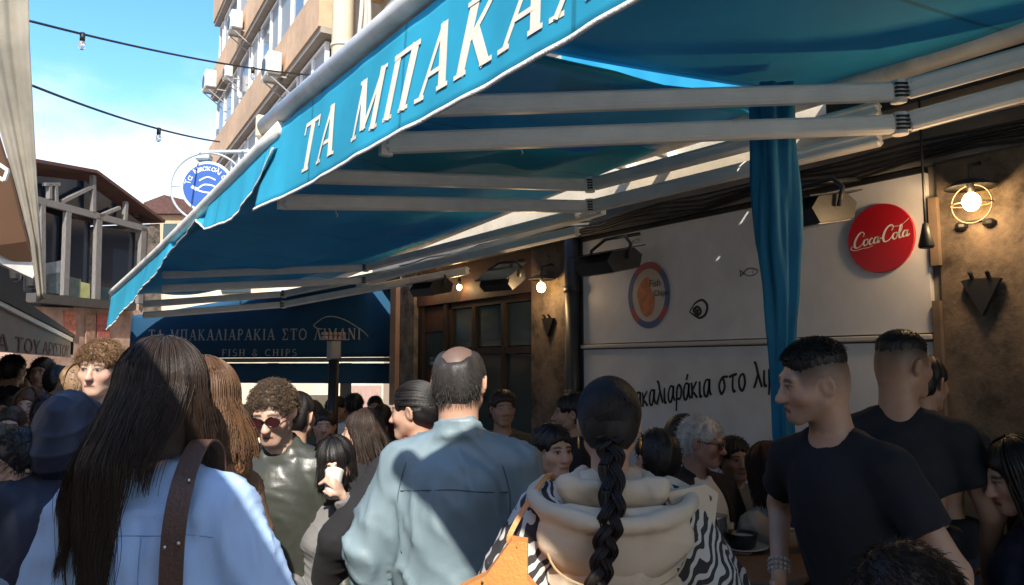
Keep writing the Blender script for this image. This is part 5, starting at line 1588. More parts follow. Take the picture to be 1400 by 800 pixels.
def gathered(pr, m, tgt, n=900, t=.014, r=.0011, seg=14, name='hair_lengths', zmin=-.05, lim=1.0):
    """combed-back strands: each runs over the skull from the hairline to the gathering point tgt"""
    rs = np.random.RandomState(pr['seed']+9); c = np.array((0, -.018, .028)); w = .95 if pr['fem'] else 1
    R = np.array((.075*w+t, .094+t, .086+t)); T = (np.array(tgt)-c)/R; T /= np.linalg.norm(T)
    D = rs.normal(size=(n*4, 3)); D /= np.linalg.norm(D, axis=1)[:, None]
    P = D*R+c; ok = (P[:, 2] > zmin) & (P[:, 1] < .062-.55*np.maximum(0, .075-P[:, 2])) & ~((np.abs(P[:, 0]) > .06) & (P[:, 2] < .03) & (P[:, 1] > -.03))
    D = D[ok][:n]; tt = np.linspace(0, 1, seg); dot = np.clip(D@T, -.99, .999); om = np.arccos(dot)
    pts = (np.sin((1-tt)[None]*om[:, None])[..., None]*D[:, None]+np.sin(tt[None]*om[:, None])[..., None]*T)/np.sin(om)[:, None, None]
    pts = pts*(R+.0008+.0015*rs.rand(len(D), 1, 1))+c
    Hn = np.array(pr['HM']); pts = pts@Hn[:3, :3].T+Hn[:3, 3]
    W, Q = tubes(pts, np.full(seg, r), 3)
    return mesh_obj(name, W*pr['s'], Q, m, pr['o'], True)

def glasses(pr, m, lens, name='sunglasses', k=1.0):
    HM = pr['HM']; s = pr['s']; w = .95 if pr['fem'] else 1
    b = MB()
    for sg in (-1, 1):
        cx = sg*.033*w
        P = [(cx+.026*k*math.cos(a)*(1+.12*math.cos(2*a)), .1005-.10*abs(cx+.026*k*math.cos(a))**1.0*.16, .000+.0185*k*math.sin(a)*(1-.10*math.cos(2*a))) for a in [i*math.pi/10 for i in range(20)]]
        b.tube([P[i % 20] for i in range(21)], .0028, 6)
        b.tube([(sg*.059*w, .094, .008), (sg*.079*w, .05, .008), (sg*.084*w, -.01, .006), (sg*.082*w, -.03, -.012)], .0026, 6)
    b.tube([(-.010, .102, .004), (0, .104, .006), (.010, .102, .004)], .0028, 6)
    b.V = [tuple((HM @ Vector(v))*s) for v in b.V]; fr_ = b.build(name, m, pr['o'], True)
    for sg in (-1, 1):
        b = MB(); cx = sg*.033*w
        P = [(cx+.025*k*math.cos(a)*(1+.12*math.cos(2*a)), .0995-.10*abs(cx+.026*k*math.cos(a))*.16, .0175*k*math.sin(a)*(1-.10*math.cos(2*a))) for a in [i*math.pi/10 for i in range(20)]]
        b.prism([(p[0], p[2]) for p in P], (0, .0985, 0), (1, 0, 0), (0, 0, 1), (0, .0025, 0))
        b.V = [tuple((HM @ Vector(v))*s) for v in b.V]; b.build('lens', lens, fr_)
    return fr_

def seam_on(pr, pts, m, name='seam', r=.0019, side=-1, ob=None):
    """a stitched line on a garment: pts are (x, z) in the torso frame, laid on its back (side -1) or front"""
    ob = ob or pr['top']; me = ob.data; n = len(me.vertices); V = np.zeros(n*3, np.float32); me.vertices.foreach_get('co', V)
    Bi = np.array(pr['B'].inverted()); P = V.reshape(-1, 3)/pr['s']@Bi[:3, :3].T+Bi[:3, 3]
    P = P[P[:, 1]*side > -.02]; out = []
    pts = smooth2(pts, 8)
    for x, z in pts:
        d = (P[:, 0]-x)**2+(P[:, 2]-z)**2; k = np.argsort(d)[:6]; out.append((x, P[k, 1].mean()+side*.0005, z))
    b = MB(); b.tube([(pr['B'] @ Vector(q))*pr['s'] for q in out], r*pr['s'], 5); return b.build(name, m, ob, True)

def part_sdf(pr, f, name, m, h=.008, wr=0, parent=None, sm=1, disp=None, ws=1.0):
    V, Q = f.mesh(h, sm)
    if wr: V = V+normals(V, Q)*(wr*(ridges(V, pr['seed']+11, ws)-.35))[:, None]
    if disp is not None: V = V+normals(V, Q)*disp(V)[:, None]
    return mesh_obj(name, V*pr['s'], Q, m, parent or pr['o'], True)
# ------------------------------------------------------------------ clothes and hair colours
H_black = hair_mat('black hair', (.010, .008, .008))
H_dark = hair_mat('dark brown hair', (.034, .021, .015))
H_brown = hair_mat('brown hair', (.11, .055, .026))
H_red = hair_mat('reddish brown hair', (.07, .03, .018))
H_sand = hair_mat('sandy hair', (.20, .12, .06))
H_braid = hair_mat('brown black hair', (.020, .014, .012), .58, .35)
H_white = hair_mat('white hair', (.48, .45, .42), .5)
H_grey = hair_mat('grey black hair', (.030, .026, .024), .45)
C_black = mat('black cotton', (.010, .011, .016), .9, .15, 9, .3, 300, dist=.0016, fold=0.5)
C_navyd = mat('navy quilt', (.016, .022, .045), .55, .12, 8, .3, 200, dist=.0016, fold=0.7)
C_teal = mat('grey teal nylon', (.175, .24, .27), .5, .05, 5, .25, 180, var2=.08, vs2=3, dist=.0016, fold=0.75)
C_leather = mat('grey green leather', (.043, .046, .037), .38, .14, 8, .35, 90, spec=.5, dist=.0016, fold=0.8)
C_blue = mat('light blue cotton', (.42, .60, .90), .85, .05, 5, .35, 220, var2=.06, vs2=3, dist=.0016, fold=0.55)
C_cream = mat('cream padded cotton', (.62, .50, .37), .85, .05, 6, .3, 240, var2=.08, vs2=3, dist=.0016, fold=0.5)
C_greyc = mat('grey wool', (.16, .155, .15), .95, .15, 9, .4, 160, dist=.0016, fold=0.4)
C_white = mat('white shirt cotton', (.62, .60, .57), .85, .05, 6, .2, 200, dist=.0016, fold=0.5)
C_coat = mat('black wool coat', (.012, .012, .014), .95, .2, 9, .4, 160, sheen=.0, dist=.0016, fold=0.4)
C_maroon = mat('maroon knit', (.10, .015, .03), .95, .2, 9, .4, 120, dist=.0016)
C_puff = mat('blue padded jacket', (.03, .065, .14), .5, .15, 6, .3, 120, dist=.0016, fold=0.7)
C_olive = mat('olive cloth', (.07, .065, .035), .9, .2, 8, dist=.0016)
C_beige = mat('beige grey coat', (.30, .27, .23), .9, .1, 7, .3, 150, dist=.0016, fold=0.5)
SK = (.49, .295, .205); SKL = (.55, .35, .26); SKT = (.40, .23, .15)

def follow(name, pr, label, cat, group=None):
    """a thing worn or carried: its own root at the wearer's place"""
    t = empty(name, pr['loc'], pr['th']); tag(t, label, cat, group); return t
def tl(pr, p):                                    # torso frame -> the wearer's root frame
    return (pr['B'] @ Vector(p))*pr['s']
def hl(pr, p): return (pr['HM'] @ Vector(p))*pr['s']

def ribbon(pts, nrm, w, th):
    """flat strap along pts; nrm: outward normals"""
    b = MB(); V = []; n = len(pts)
    for i, p in enumerate(pts):
        t = (pts[min(i+1, n-1)]-pts[max(i-1, 0)]).normalized(); a = t.cross(nrm[i]).normalized(); o_ = a.cross(t).normalized()
        if o_.dot(nrm[i]) < 0: o_ = -o_
        V += [p-a*w/2, p+a*w/2, p+a*w/2+o_*th, p-a*w/2+o_*th]
    F = []
    for i in range(n-1):
        for k in range(4): F.append((i*4+k, i*4+(k+1) % 4, i*4+4+(k+1) % 4, i*4+4+k))
    F += [(3, 2, 1, 0), tuple(n*4-4+k for k in range(4))]
    b.add(V, F); return b
def curve3(P, n=8):
    P = [Vector(p) for p in P]; Q = [P[0]]+P+[P[-1]]; out = []
    for i in range(1, len(Q)-2):
        a, b_, c, d = Q[i-1:i+3]
        for k in range(n):
            t = k/n; out.append(.5*((2*b_)+(-a+c)*t+(2*a-5*b_+4*c-d)*t*t+(-a+3*b_-3*c+d)*t**3))
    return out+[P[-1]]

# ------------------------------------------------------------------ woman in the light blue shirt
p1 = make_person('woman from behind in a light blue shirt with very long straight dark hair', 228, 467, 1.82, 2, head=(-4, -4, 0), fem=True, skin=SKL, hair_t=.018,
                 top=dict(m=C_blue, g=.024, loose=.045, arm_g=.040, collar='none', hem=-.16, wr=.018, ws=.8, bias=(1, 1, .4)),
                 arms=(((-.25, -.02, .20), (-.23, .12, .0)), ((.275, -.0, .20), (.25, .14, .0))))
hb, V, N = hair_cap(p1, H_dark, .017, low=True, back=-.13, line=.05, lump=.0015, sides=False, lf=(60, 60, 4))
def p1fall(a, r):
    if a > 50: return (.0, .06, .40+.1*r.rand())
    if a > 8: return (-.045-.03*r.rand(), -.075, .40+.30*r.rand()**2)
    if a > -42: return (-.004-.022*r.rand(), -.080, .86+.26*r.rand())
    return (-.035-.040*r.rand(), -.050, .62+.42*r.rand())
long_hair(p1, H_dark, 4600, .44, (-112, 100), .0012, 40, p1fall, wavy=.007, vol=.017, taper=.80)
bag1 = follow('shoulder_bag', p1, 'brown leather shoulder bag with a studded strap over the blue shirt', 'bag')
pth = [(.105, .10, .44), (.115, .05, .57), (.118, -.03, .605), (.122, -.11, .555), (.128, -.172, .46), (.132, -.192, .34), (.138, -.196, .2), (.146, -.194, .06), (.16, -.18, -.06), (.18, -.15, -.14)]
P = [tl(p1, q) for q in curve3(pth, 6)]
nr = [Vector((0, .3, 1)) if i < 10 else (Vector((0, -.5, 1)) if i < 20 else Vector((.15, -1, .05))) for i in range(len(P))]
M_strap = mat('brown leather', (.085, .045, .032), .5, .12, 12, .25, 120)
stp = ribbon(P, nr, .047, .005).build('strap', M_strap, bag1)
b = MB()
for i in range(20, len(P)-2, 7):
    for q in (-.014, .014):
        b.ball(P[i]+Vector((q, -.006, 0))+Vector((0, 0, q*.3)), .0042, 8, 5)
b.build('stud', mat('steel stud', (.6, .58, .55), .3, metal=.9), stp)
f = Fld(); f.ell(tl(p1, (.21, -.12, -.27)), (.13, .055, .12), .02); V, Q = f.mesh(.012); mesh_obj('body', V, Q, M_strap, bag1, True)

M_st1 = mat('pale blue stitching', (.30, .44, .70), .8)
seam_on(p1, [(-.18, .40), (-.1, .41), (0, .415), (.1, .41), (.18, .40)], M_st1)
for x_ in (-.05, .0, .045): seam_on(p1, [(x_, .41), (x_*1.2, .2), (x_*1.4, .02)], M_st1, r=.0026)
# ------------------------------------------------------------------ woman with brown hair and a yellow clip
p2 = make_person('woman from behind with shiny brown hair, a yellow flower clip and a fur collar', 279, 492, 2.12, -62, head=(44, -3, 0), fem=True, skin=SKL, hair_t=.018,
                 top=dict(m=mat('camel coat', (.20, .10, .05), .95, .15, 9, .4, 140), g=.018, coat=.25, hem=0, name='coat', collar='none', wr=.010))
hair_cap(p2, H_brown, .018, low=True, back=-.12, line=.05, lump=.003, sides=False)
long_hair(p2, H_brown, 1500, .20, (-120, 120), .0018, 24, lambda a, r: (.03*r.normal(), -.03, .9), wavy=.016, vol=.018, taper=.7)
f = Fld(p2['B'])
for q in range(16):
    a = 2*math.pi*q/16; f.ell((.10*math.cos(a), -.02+.09*math.sin(a), .545), (.042, .042, .036), .02)
part_sdf(p2, f, 'fur_collar', mat('rust fur', (.30, .14, .06), .95, .35, 40, .8, 90), .011, .016, ws=3.5)
clip = follow('hair_clip', p2, 'yellow flower shaped clip in the shiny brown hair', 'hair clip')
c0 = hl(p2, (-.035, -.088, .098)); b = MB()
for q in range(6):
    a = q*math.pi/3; b.ball(c0+Vector((.016*math.cos(a), -.004, .013*math.sin(a))), (.010, .006, .010), 10, 6)
b.build('petals', mat('yellow petals', (.75, .42, .06), .5, .15, 30), clip, True)
b = MB(); b.ball(c0+Vector((0, -.007, 0)), .007, 8, 6); b.build('flower_centre', mat('flower centre', (.5, .2, .04), .5), clip, True)

# ------------------------------------------------------------------ man in the leather jacket
p3 = make_person('curly haired man in dark sunglasses and a grey green leather jacket looking down', 374, 518, 2.95, 178, head=(4, -16, 3), lean=(9, 2), skin=SKL, brow=(.03, .018, .012), hair_t=.024, hands=True,
                 top=dict(m=C_leather, g=.026, loose=.02, arm_g=.024, collar='fold', hem=-.10, wr=.008, ws=1.0, name='leather_jacket'),
                 arms=(((-.285, .02, .19), (-.275, .17, -.06)), ((.28, .0, .2), (.22, .2, .02))), fade=((.05, .03, .02), .35, .25))
garment(p3, mat('grey tee', (.05, .05, .055), .9), g=.012, wr=.004, sleeve=None, name='tee')
hb, V, N = hair_cap(p3, hair_mat('curly light brown hair', (.085, .055, .033)), .012, lump=.005, lf=(70, 70, 60), line=.062, back=-.05)
tufts(p3, V, N, hair_mat('curly light brown hair', None), 2600, .024, .0012, (0, 0, .2), curl=.006, sel=lambda V: (V[:, 2] > .015) | (V[:, 1] < -.05), seg=12)
seam_on(p3, [(0, .42), (.004, .3), (.0, .15), (.002, 0)], mat('zip teeth', (.35, .34, .30), .35, metal=.8), 'zip', .005, 1)
M_shade = mat('black frame', (.010, .008, .008), .3); M_lens = mat('dark red lens', (.045, .010, .010), .08, spec=.8)
glasses(p3, M_shade, M_lens, k=1.05)

p4 = make_person('person from behind in a dark navy jacket right behind the leather jacket man', 408, 534, 3.55, 12, res=1, skin=SK, hair_t=.012, top=dict(m=C_navyd, g=.045, loose=.02, arm_g=.03, collar='stand', hem=-.12, wr=.012))
hair_cap(p4, H_black, .012)

# ------------------------------------------------------------------ sunlit child with a white cup
p5 = make_person('small sunlit person with a black fringe drinking from a white cup', 458, 598, 3.0, 176, head=(-6, -10, 6), fem=True, skin=SKL, hair_t=.016, res=0, hands=True,
                 top=dict(m=C_greyc, g=.014, loose=.0, wr=.010, hem=-.08, collar='stand', name='jacket'), arms=(((-.20, .06, .26), (-.055, .185, .585)), ((.22, .02, .2), (.12, .20, .10))), palm=((1, -.2, 0), (-1, 0, 0)), curl=.75,
                 legs=(mat('grey trousers', (.20, .19, .18), .9), mat('white shoe', (.6, .6, .6), .6)))
hair_cap(p5, H_black, .016, low=True, back=-.10, line=.028, lump=.003, ear=False)
long_hair(p5, H_black, 500, .10, (-165, 165), .0017, 20, None, wavy=.006, vol=.016)
cup = follow('cup', p5, 'white paper cup held to the mouth of the sunlit person with a black fringe', 'cup')
b = MB(); b.lathe([(.026, -.05), (.034, .045), (.036, .047), (.036, .051), (.032, .051)], tl(p5, (-.012, .185, .640)), 18, Matrix.Rotation(rad(35), 4, 'X')); b.build('cup_body', C_white, cup, True)

p6 = make_person('woman in profile with long dark hair and a black coat, seated under the awning', 493, 560, 4.3, -88, fem=True, seated=True, res=1, skin=SK, hair_t=.016, top=dict(m=C_coat, g=.035, wr=.008, collar='none', name='coat', coat=.1))
hair_cap(p6, H_dark, .016, low=True, back=-.12, line=.05, sides=False)
long_hair(p6, H_dark, 700, .42, (-125, 125), .0024, 24, lambda a, r: (0, -.06, 1), wavy=.010, vol=.016)

# ------------------------------------------------------------------ woman with pinned-up black hair
p9 = make_person('woman in a black coat with pinned up black hair and a pink scarf', 566, 521, 3.05, -38, head=(-34, -6, 0), fem=True, skin=SK, hair_t=.014, top=dict(m=C_coat, g=.040, wr=.010, collar='none', name='coat', coat=.30, hem=0, loose=.03), arms=(((-.35, .02, .22), (-.33, .20, -.02)), ((.25, .0, .2), (.16, .24, .08))))
hb, V, N = hair_cap(p9, H_black, .013, low=False, back=-.085, line=.058, lump=.002, lf=(20, 20, 40))
gathered(p9, H_black, (0, -.115, .02), 1400, .0155, .0016)
f = Fld(p9['HM']); f.ell((0, -.125, .015), (.040, .034, .046), .02); f.ell((.015, -.135, -.02), (.026, .026, .03), .02); f.ell((-.02, -.13, .05), (.024, .024, .024), .02)
part_sdf(p9, f, 'hair_bun', H_black, .006, .006, ws=3)
cl = follow('hair_clip', p9, 'brown claw clip in the pinned up black hair', 'hair clip')
b = MB()
for sg in (-1, 1): b.tube([hl(p9, (sg*.03, -.115, .05)), hl(p9, (sg*.045, -.155, .03)), hl(p9, (sg*.04, -.165, -.01)), hl(p9, (sg*.022, -.155, -.04))], .005, 6)
b.build('claws', mat('tortoise plastic', (.16, .09, .055), .3, .4, 40), cl, True)
f = Fld(p9['B'])
for q in range(14):
    a = 2*math.pi*q/14; f.ell((.072*math.cos(a), -.01+.070*math.sin(a), .575-.02*math.sin(a)), (.028, .028, .024), .02)
part_sdf(p9, f, 'scarf', mat('dusty pink scarf', (.36, .14, .13), .95, .15, 12, .4, 120), .010, .008, ws=2)

# ------------------------------------------------------------------ balding man in the teal jacket
p10 = make_person('balding man from behind in a grey teal jacket', 630, 473, 2.42, 6, head=(4, 2, 0), skin=(.50, .29, .20), hair_t=.002, fade=((.035, .03, .028), .75), neck_r=.062,
                  top=dict(m=C_teal, g=.032, loose=.030, arm_g=.028, collar='fold', hem=-.16, wr=.020, ws=.85, name='jacket', bias=(1, 1, .7)), arms=(((-.285, -.02, .19), (-.27, .07, -.06)), ((.285, -.0, .20), (.23, .17, .0))))
hb, V, N = hair_cap(p10, H_grey, .009, back=-.082, line=.05, lump=.002, subs=(((0, -.072, .128), (.050, .062, .062)), ((0, .01, .155), (.050, .10, .075)), ((0, .12, .07), (.12, .11, .12))))
tufts(p10, V, N, H_grey, 2600, .012, .0008, (0, -.1, -1.1), jit=.3, zmin=-.09)

M_st2 = mat('dark teal stitching', (.07, .11, .13), .7)
seam_on(p10, [(-.165, .385), (-.08, .395), (0, .40), (.08, .395), (.165, .385)], M_st2)
for x_ in (-1, 1): seam_on(p10, [(x_*.150, .47), (x_*.172, .38), (x_*.170, .28), (x_*.158, .20)], M_st2)
# ------------------------------------------------------------------ woman with the braid
def zebra_mat():
    m = bpy.data.materials.new('zebra print'); m.use_nodes = True; nt = m.node_tree; b = nt.nodes['Principled BSDF']; lk = nt.links.new
    tc = nn(nt, 'ShaderNodeTexCoord'); w = nn(nt, 'ShaderNodeTexWave', wave_type='BANDS', bands_direction='DIAGONAL'); mp = nn(nt, 'ShaderNodeMapping')
    mp.inputs['Scale'].default_value = (1.0, .7, -.55); mp.inputs['Rotation'].default_value = (.2, .3, .4)
    w.inputs['Scale'].default_value = 21; w.inputs['Distortion'].default_value = 9; w.inputs['Detail'].default_value = 1.2; w.inputs['Detail Scale'].default_value = 1.1
    r = nn(nt, 'ShaderNodeValToRGB'); r.color_ramp.elements[0].position = .50; r.color_ramp.elements[0].color = (.035, .032, .034, 1); r.color_ramp.elements[1].position = .56; r.color_ramp.elements[1].color = (.58, .55, .51, 1)
    lk(tc.outputs['Object'], mp.inputs[0]); lk(mp.outputs[0], w.inputs['Vector']); lk(w.outputs['Fac'], r.inputs[0]); lk(r.outputs[0], b.inputs['Base Color']); b.inputs['Roughness'].default_value = .85
    return m
p11 = make_person('woman from behind with thick black braid, cream hooded vest and zebra print sleeves', 832, 517, 1.97, 3, head=(3, -8, 0), fem=True, skin=SK, hair_t=.012,
                  top=dict(m=zebra_mat(), g=.015, arm_g=.062, loose=0, collar='none', hem=-.06, wr=.014, ws=.8, name='zebra_shirt'), arms=(((-.310, -.03, .19), (-.275, .14, .02)), ((.315, -.03, .17), (.27, .15, .02))))
vest = garment(p11, C_cream, g=.046, loose=.05, sleeve=None, collar='none', hem=-.10, wr=.011, ws=.7, name='vest', extra=tuple(((q*.06, -.02, .50), (q*.205, -.012, .415), .085) for q in (-1, 1)))
hb, V, N = hair_cap(p11, H_braid, .012, low=False, back=-.085, line=.058, lump=.0012, lf=(50, 50, 30), sides=True)
gathered(p11, H_braid, (0, -.105, -.045), 3000, .0145, .0016)
# hood lying on the back, with a rolled rim
f = Fld(p11['B'])
f.ell((0, -.155, .445), (.200, .058, .105), .03)
f.ell((0, -.125, .405), (.150, .070, .095), .04)
f.ell((0, -.125, .575), (.135, .062, .105), .03, -1)
rim = curve3([(-.175, .03, .545), (-.205, -.05, .535), (-.185, -.14, .515), (-.10, -.205, .492), (0, -.222, .483), (.10, -.205, .490), (.185, -.14, .512), (.205, -.05, .53), (.175, .03, .545)], 5)
for a, c in zip(rim, rim[1:]): f.cap(a, c, .016, None, .02)
for sg in (-1, 1): f.cap((sg*.165, .02, .54), (sg*.09, .075, .50), .030, .024, .03, fl=((1, 0, .3), .5))
part_sdf(p11, f, 'hood', C_cream, .0075, .007, vest, ws=.6)
f = Fld(p11['B']); f.cap((-.12, -.12, .56), (.12, -.12, .56), .022, None, .03); f.cap((-.12, -.12, .56), (-.07, .03, .58), .022, .02, .03); f.cap((.12, -.12, .56), (.07, .03, .58), .022, .02, .03)
f.cap((-.1, -.10, .53), (.1, -.10, .53), .03, None, .03); part_sdf(p11, f, 'collar', C_cream, .0075, .008, vest)
b = MB(); b.prism([(0, 0), (.10, .02), (.135, .0), (.115, -.115), (.03, -.09)], tl(p11, (.130, -.085, .545)), (.94, .28, -.05), (0, .05, 1), Vector((.01, -.016, 0))); b.build('collar_flap', C_cream, vest)
b = MB(); b.lathe([(.008, 0), (.008, .003)], tl(p11, (.253, -.066, .525)), 12, Matrix.Rotation(rad(90), 4, 'X')); b.build('snap', M_strap, vest)
b = MB(); b.tube([tl(p11, q) for q in curve3([(-.19, -.12, .47), (-.15, -.205, .375), (-.05, -.232, .335), (.05, -.232, .33), (.15, -.205, .37), (.2, -.12, .46)], 6)], .0025, 5); b.build('hood_seam', mat('ochre piping', (.40, .29, .16), .8), vest)
for x_ in (-.095, .095): seam_on(p11, [(x_*.9, .25), (x_, .12), (x_*1.05, .0)], mat('ochre piping', (.40, .29, .16), .8), ob=vest)
# braid of three strands
M_ = 150; path = curve3([hl(p11, (0, -.085, -.02)), hl(p11, (0, -.118, -.075)), tl(p11, (-.01, -.215, .53)), tl(p11, (-.035, -.255, .42)), tl(p11, (-.06, -.262, .30)), tl(p11, (-.078, -.262, .17)), tl(p11, (-.085, -.255, .05)), tl(p11, (-.086, -.235, -.06))], 24)
V = []; pths = []; rs = np.random.RandomState(2); rr = []
T_ = np.linspace(0, 1, len(path))
for st_ in range(3):
    for k in range(46):
        a = rs.uniform(0, 6.3); q = math.sqrt(rs.uniform(0, 1)); pt_ = []
        for i, (pp_, t) in enumerate(zip(path, T_)):
            w = .021*(1-.42*t); ph = t*2*math.pi*5.4+st_*2*math.pi/3
            x = w*math.sin(ph); y = w*.62*math.sin(2*ph)
            sr = .0150*(1-.42*t)
            pt_.append((pp_.x+x+sr*q*math.cos(a+t*6), pp_.y-y*.9+sr*q*math.sin(a+t*6), pp_.z+sr*.3*math.cos(a)))
        pths.append(pt_)
W, Q = tubes(np.array(pths), np.full(len(path), .0022)*(1-.3*T_), 4); mesh_obj('braid', W, Q, H_braid, p11['o'], True)
for sg, lb in ((-1, 'left'), (1, 'right')):
    er = follow('earring', p11, 'gold hoop earring in the %s ear of the woman with the braid' % lb, 'earring')
    b = MB(); c0 = hl(p11, (sg*.082, -.008, -.052)); b.tube([c0+Vector((.002*sg, .014*math.cos(q*.3142), .014*math.sin(q*.3142))) for q in range(21)], .0028, 6); b.build('hoop', mat('gold', (.75, .45, .13), .25, metal=1.0), er, True)
bag2 = follow('shoulder_bag', p11, 'orange leather bag with dark studs hanging at the hip of the cream vest', 'bag')
M_or = mat('orange leather', (.62, .25, .07), .5, .10, 8, .3, 120)
b = MB(); o3 = tl(p11, (-.285, -.215, .335)); ax_ = Vector((.80, -.28, -.42)).normalized(); ay_ = Vector((.42, -.05, .90)).normalized()
b.prism([(-.10, -.20), (.155, -.20), (.13, .02), (.05, .045), (.015, .115), (-.02, .10), (-.04, .0), (-.085, -.06)], o3, ax_, ay_, Vector((.0, .05, 0))); bo = b.build('body', M_or, bag2)
b = MB(); nv = -ax_.cross(ay_).normalized()
if nv.y > 0: nv = -nv
for i in range(5):
    for j in range(4):
        b.ball(o3+ax_*(-.06+.042*i+.02*(j % 2))+ay_*(-.16+.048*j)+nv*.002, .0035, 6, 4)
b.build('stud', M_black, bo)
b = MB(); b.tube([o3+ax_*(.02+.018*math.cos(q*.5))+ay_*(-.03+.012*math.sin(q*.5*2))+nv*.004 for q in range(14)], .003, 5); b.build('leaf_charm', M_black, bo, True)
pp_ = [o3+ay_*.10, tl(p11, (-.265, -.16, .44)), tl(p11, (-.21, -.10, .53)), tl(p11, (-.16, -.02, .575)), tl(p11, (-.15, .08, .48))]
ribbon(curve3(pp_, 6), [Vector((-.2, -1, .3))]*25, .012, .004).build('strap', M_or, bag2)

# ------------------------------------------------------------------ the waiters
p12 = make_person('young waiter in a black tee seen in profile, looking left past the drape', 1108, 462, 2.32, -122, head=(32, -5, -3), lean=(19, 0), skin=SK, brow=(.015, .01, .008), hair_t=.018, fade=((.035, .024, .018), .85, .30), neck_r=.060, hands=True,
                  top=dict(m=C_black, g=.010, sleeve='short', wr=.009, ws=.7, hem=-.12, loose=.015, arm_g=.014, name='tee'), arms=(((-.325, .05, .20), (-.41, .22, .0)), ((.33, -.08, .24), (.245, .10, .08))))
hb, V, N = hair_cap(p12, H_black, .017, line=.058, back=.006, lump=.0015, wide=-.009, taperz=(.040, .088), subs=(((0, -.13, -.055), (.12, .09, .075)), ((.098, -.02, -.005), (.035, .13, .052)), ((-.098, -.02, -.005), (.035, .13, .052))))
tufts(p12, V, N, H_black, 2600, .014, .0009, (0, .3, .5), jit=.6, sel=lambda V: V[:, 2] > .075)
br = follow('bracelet', p12, 'pale beaded bracelet on the wrist of the profile waiter', 'bracelet')
w_ = Vector(p12['arms'][1][1]); e_ = Vector(p12['arms'][1][0]); d_ = (w_-e_).normalized(); a_ = d_.orthogonal().normalized(); b_ = d_.cross(a_); b = MB()
for j in range(3):
    for q in range(14):
        an = q*math.pi/7; b.ball(tl(p12, w_-d_*(.012+.016*j)+(a_*math.cos(an)+b_*math.sin(an))*.032), .0062, 6, 4)
b.build('beads', mat('pale beads', (.45, .42, .38), .5), br, True)
p13 = make_person('waiter in a black tee seen from behind with cropped dark hair, turned to the right', 1234, 450, 2.85, 28, head=(46, -4, 2), skin=SKT, brow=(.015, .01, .008), hair_t=.016, fade=((.03, .02, .016), .9), neck_r=.064, hands=True,
                  top=dict(m=C_black, g=.014, sleeve='short', wr=.009, ws=.7, hem=-.12, loose=.015, arm_g=.016, name='tee'), arms=(((-.27, .0, .2), (-.2, .2, .05)), ((.275, -.02, .2), (.26, .12, -.03))))
hb, V, N = hair_cap(p13, H_black, .014, line=.056, back=.0, lump=.0015, wide=-.008, taperz=(.034, .080), subs=(((0, -.14, -.065), (.12, .09, .08)), ((.098, -.02, -.010), (.034, .13, .052)), ((-.098, -.02, -.010), (.034, .13, .052))))
tufts(p13, V, N, H_black, 2000, .009, .0009, (0, .4, .3), jit=.5, sel=lambda V: V[:, 2] > .075)
p14 = make_person('third man in a black tee mostly hidden behind the waiter turned right', 1264, 484, 3.3, 40, head=(20, -8, 0), skin=SKT, hair_t=.012, res=1, fade=((.03, .02, .016), .8), top=dict(m=C_black, g=.026, sleeve='short', wr=.008, ws=.7, hem=-.12, loose=.02, name='tee'))
hair_cap(p14, H_black, .012, line=.055)

# ------------------------------------------------------------------ right edge and foreground
p15 = make_person('seated woman at the right edge with dark hair, arm stretched to the table', 1386, 599, 2.65, -72, head=(-12, -14, 0), lean=(8, 0), fem=True, seated=True, skin=SK, hair_t=.018, hands=True, top=dict(m=C_navyd, g=.035, wr=.010, name='jacket', collar='none'), arms=(((-.24, .12, .22), (-.10, .37, .16)), ((.23, .08, .2), (.10, .33, .14))))
hair_cap(p15, H_black, .018, low=True, back=-.13, line=.05, sides=False); long_hair(p15, H_black, 700, .34, (-130, 130), .0022, 24, lambda a, r: (0, -.05, 1), vol=.018)
p16 = make_person('person in the lower right corner bent forward, only dark hair and a navy jacket showing', 1240, 744, 1.62, 68, head=(0, -12, 0), lean=(34, 0), seated=True, skin=SK, hair_t=.018, top=dict(m=C_navyd, g=.045, loose=.02, wr=.012, ws=.8, collar='fold', name='jacket'))
hb, V, N = hair_cap(p16, H_dark, .017, line=.05, back=-.08, lump=.004); tufts(p16, V, N, H_dark, 3500, .03, .0011, (.5, .3, -.2), jit=.35)
hc_ = follow('hair_clip', p16, 'small white clip on the dark hair in the lower right corner', 'hair clip')
b = MB(); b.tube([hl(p16, (-.055+.012*i, -.035+.006*i, .098+.006*math.sin(i*.8))) for i in range(5)], [.004, .007, .007, .006, .003], 8); b.build('clip_bar', C_white, hc_, True)

p17 = make_person('white haired older man in sunglasses, white shirt and dark jacket, seated by the wall', 960, 568, 3.7, 148, head=(-34, -8, 0), lean=(4, 0), seated=True, skin=(.42, .22, .16), brow=(.4, .37, .34), hair_t=.012, hands=True,
                  top=dict(m=mat('dark jacket cloth', (.022, .018, .018), .9, .2, 9), g=.034, loose=.03, wr=.008, name='jacket', collar='fold', opening=(((0, .17, .28), (.115, .17, .45)),)), arms=(((-.27, .06, .2), (-.10, .30, .17)), ((.27, .08, .22), (.12, .30, .24))))
garment(p17, C_white, g=.016, sleeve=None, wr=.006, collar='fold', name='shirt', loose=.02)
hb, V, N = hair_cap(p17, H_white, .013, line=.058, lump=.003); tufts(p17, V, N, H_white, 1200, .025, .0016, (0, .1, .2), jit=.7)
glasses(p17, M_shade, mat('black lens', (.006, .006, .006), .08, spec=.8))
p18 = make_person('person with black hair sitting right behind the white haired man', 940, 566, 4.15, 120, seated=True, res=1, fem=True, skin=SK, hair_t=.016, top=dict(m=C_coat, g=.03, name='coat'))
hair_cap(p18, H_black, .018, low=True, back=-.12, sides=False)
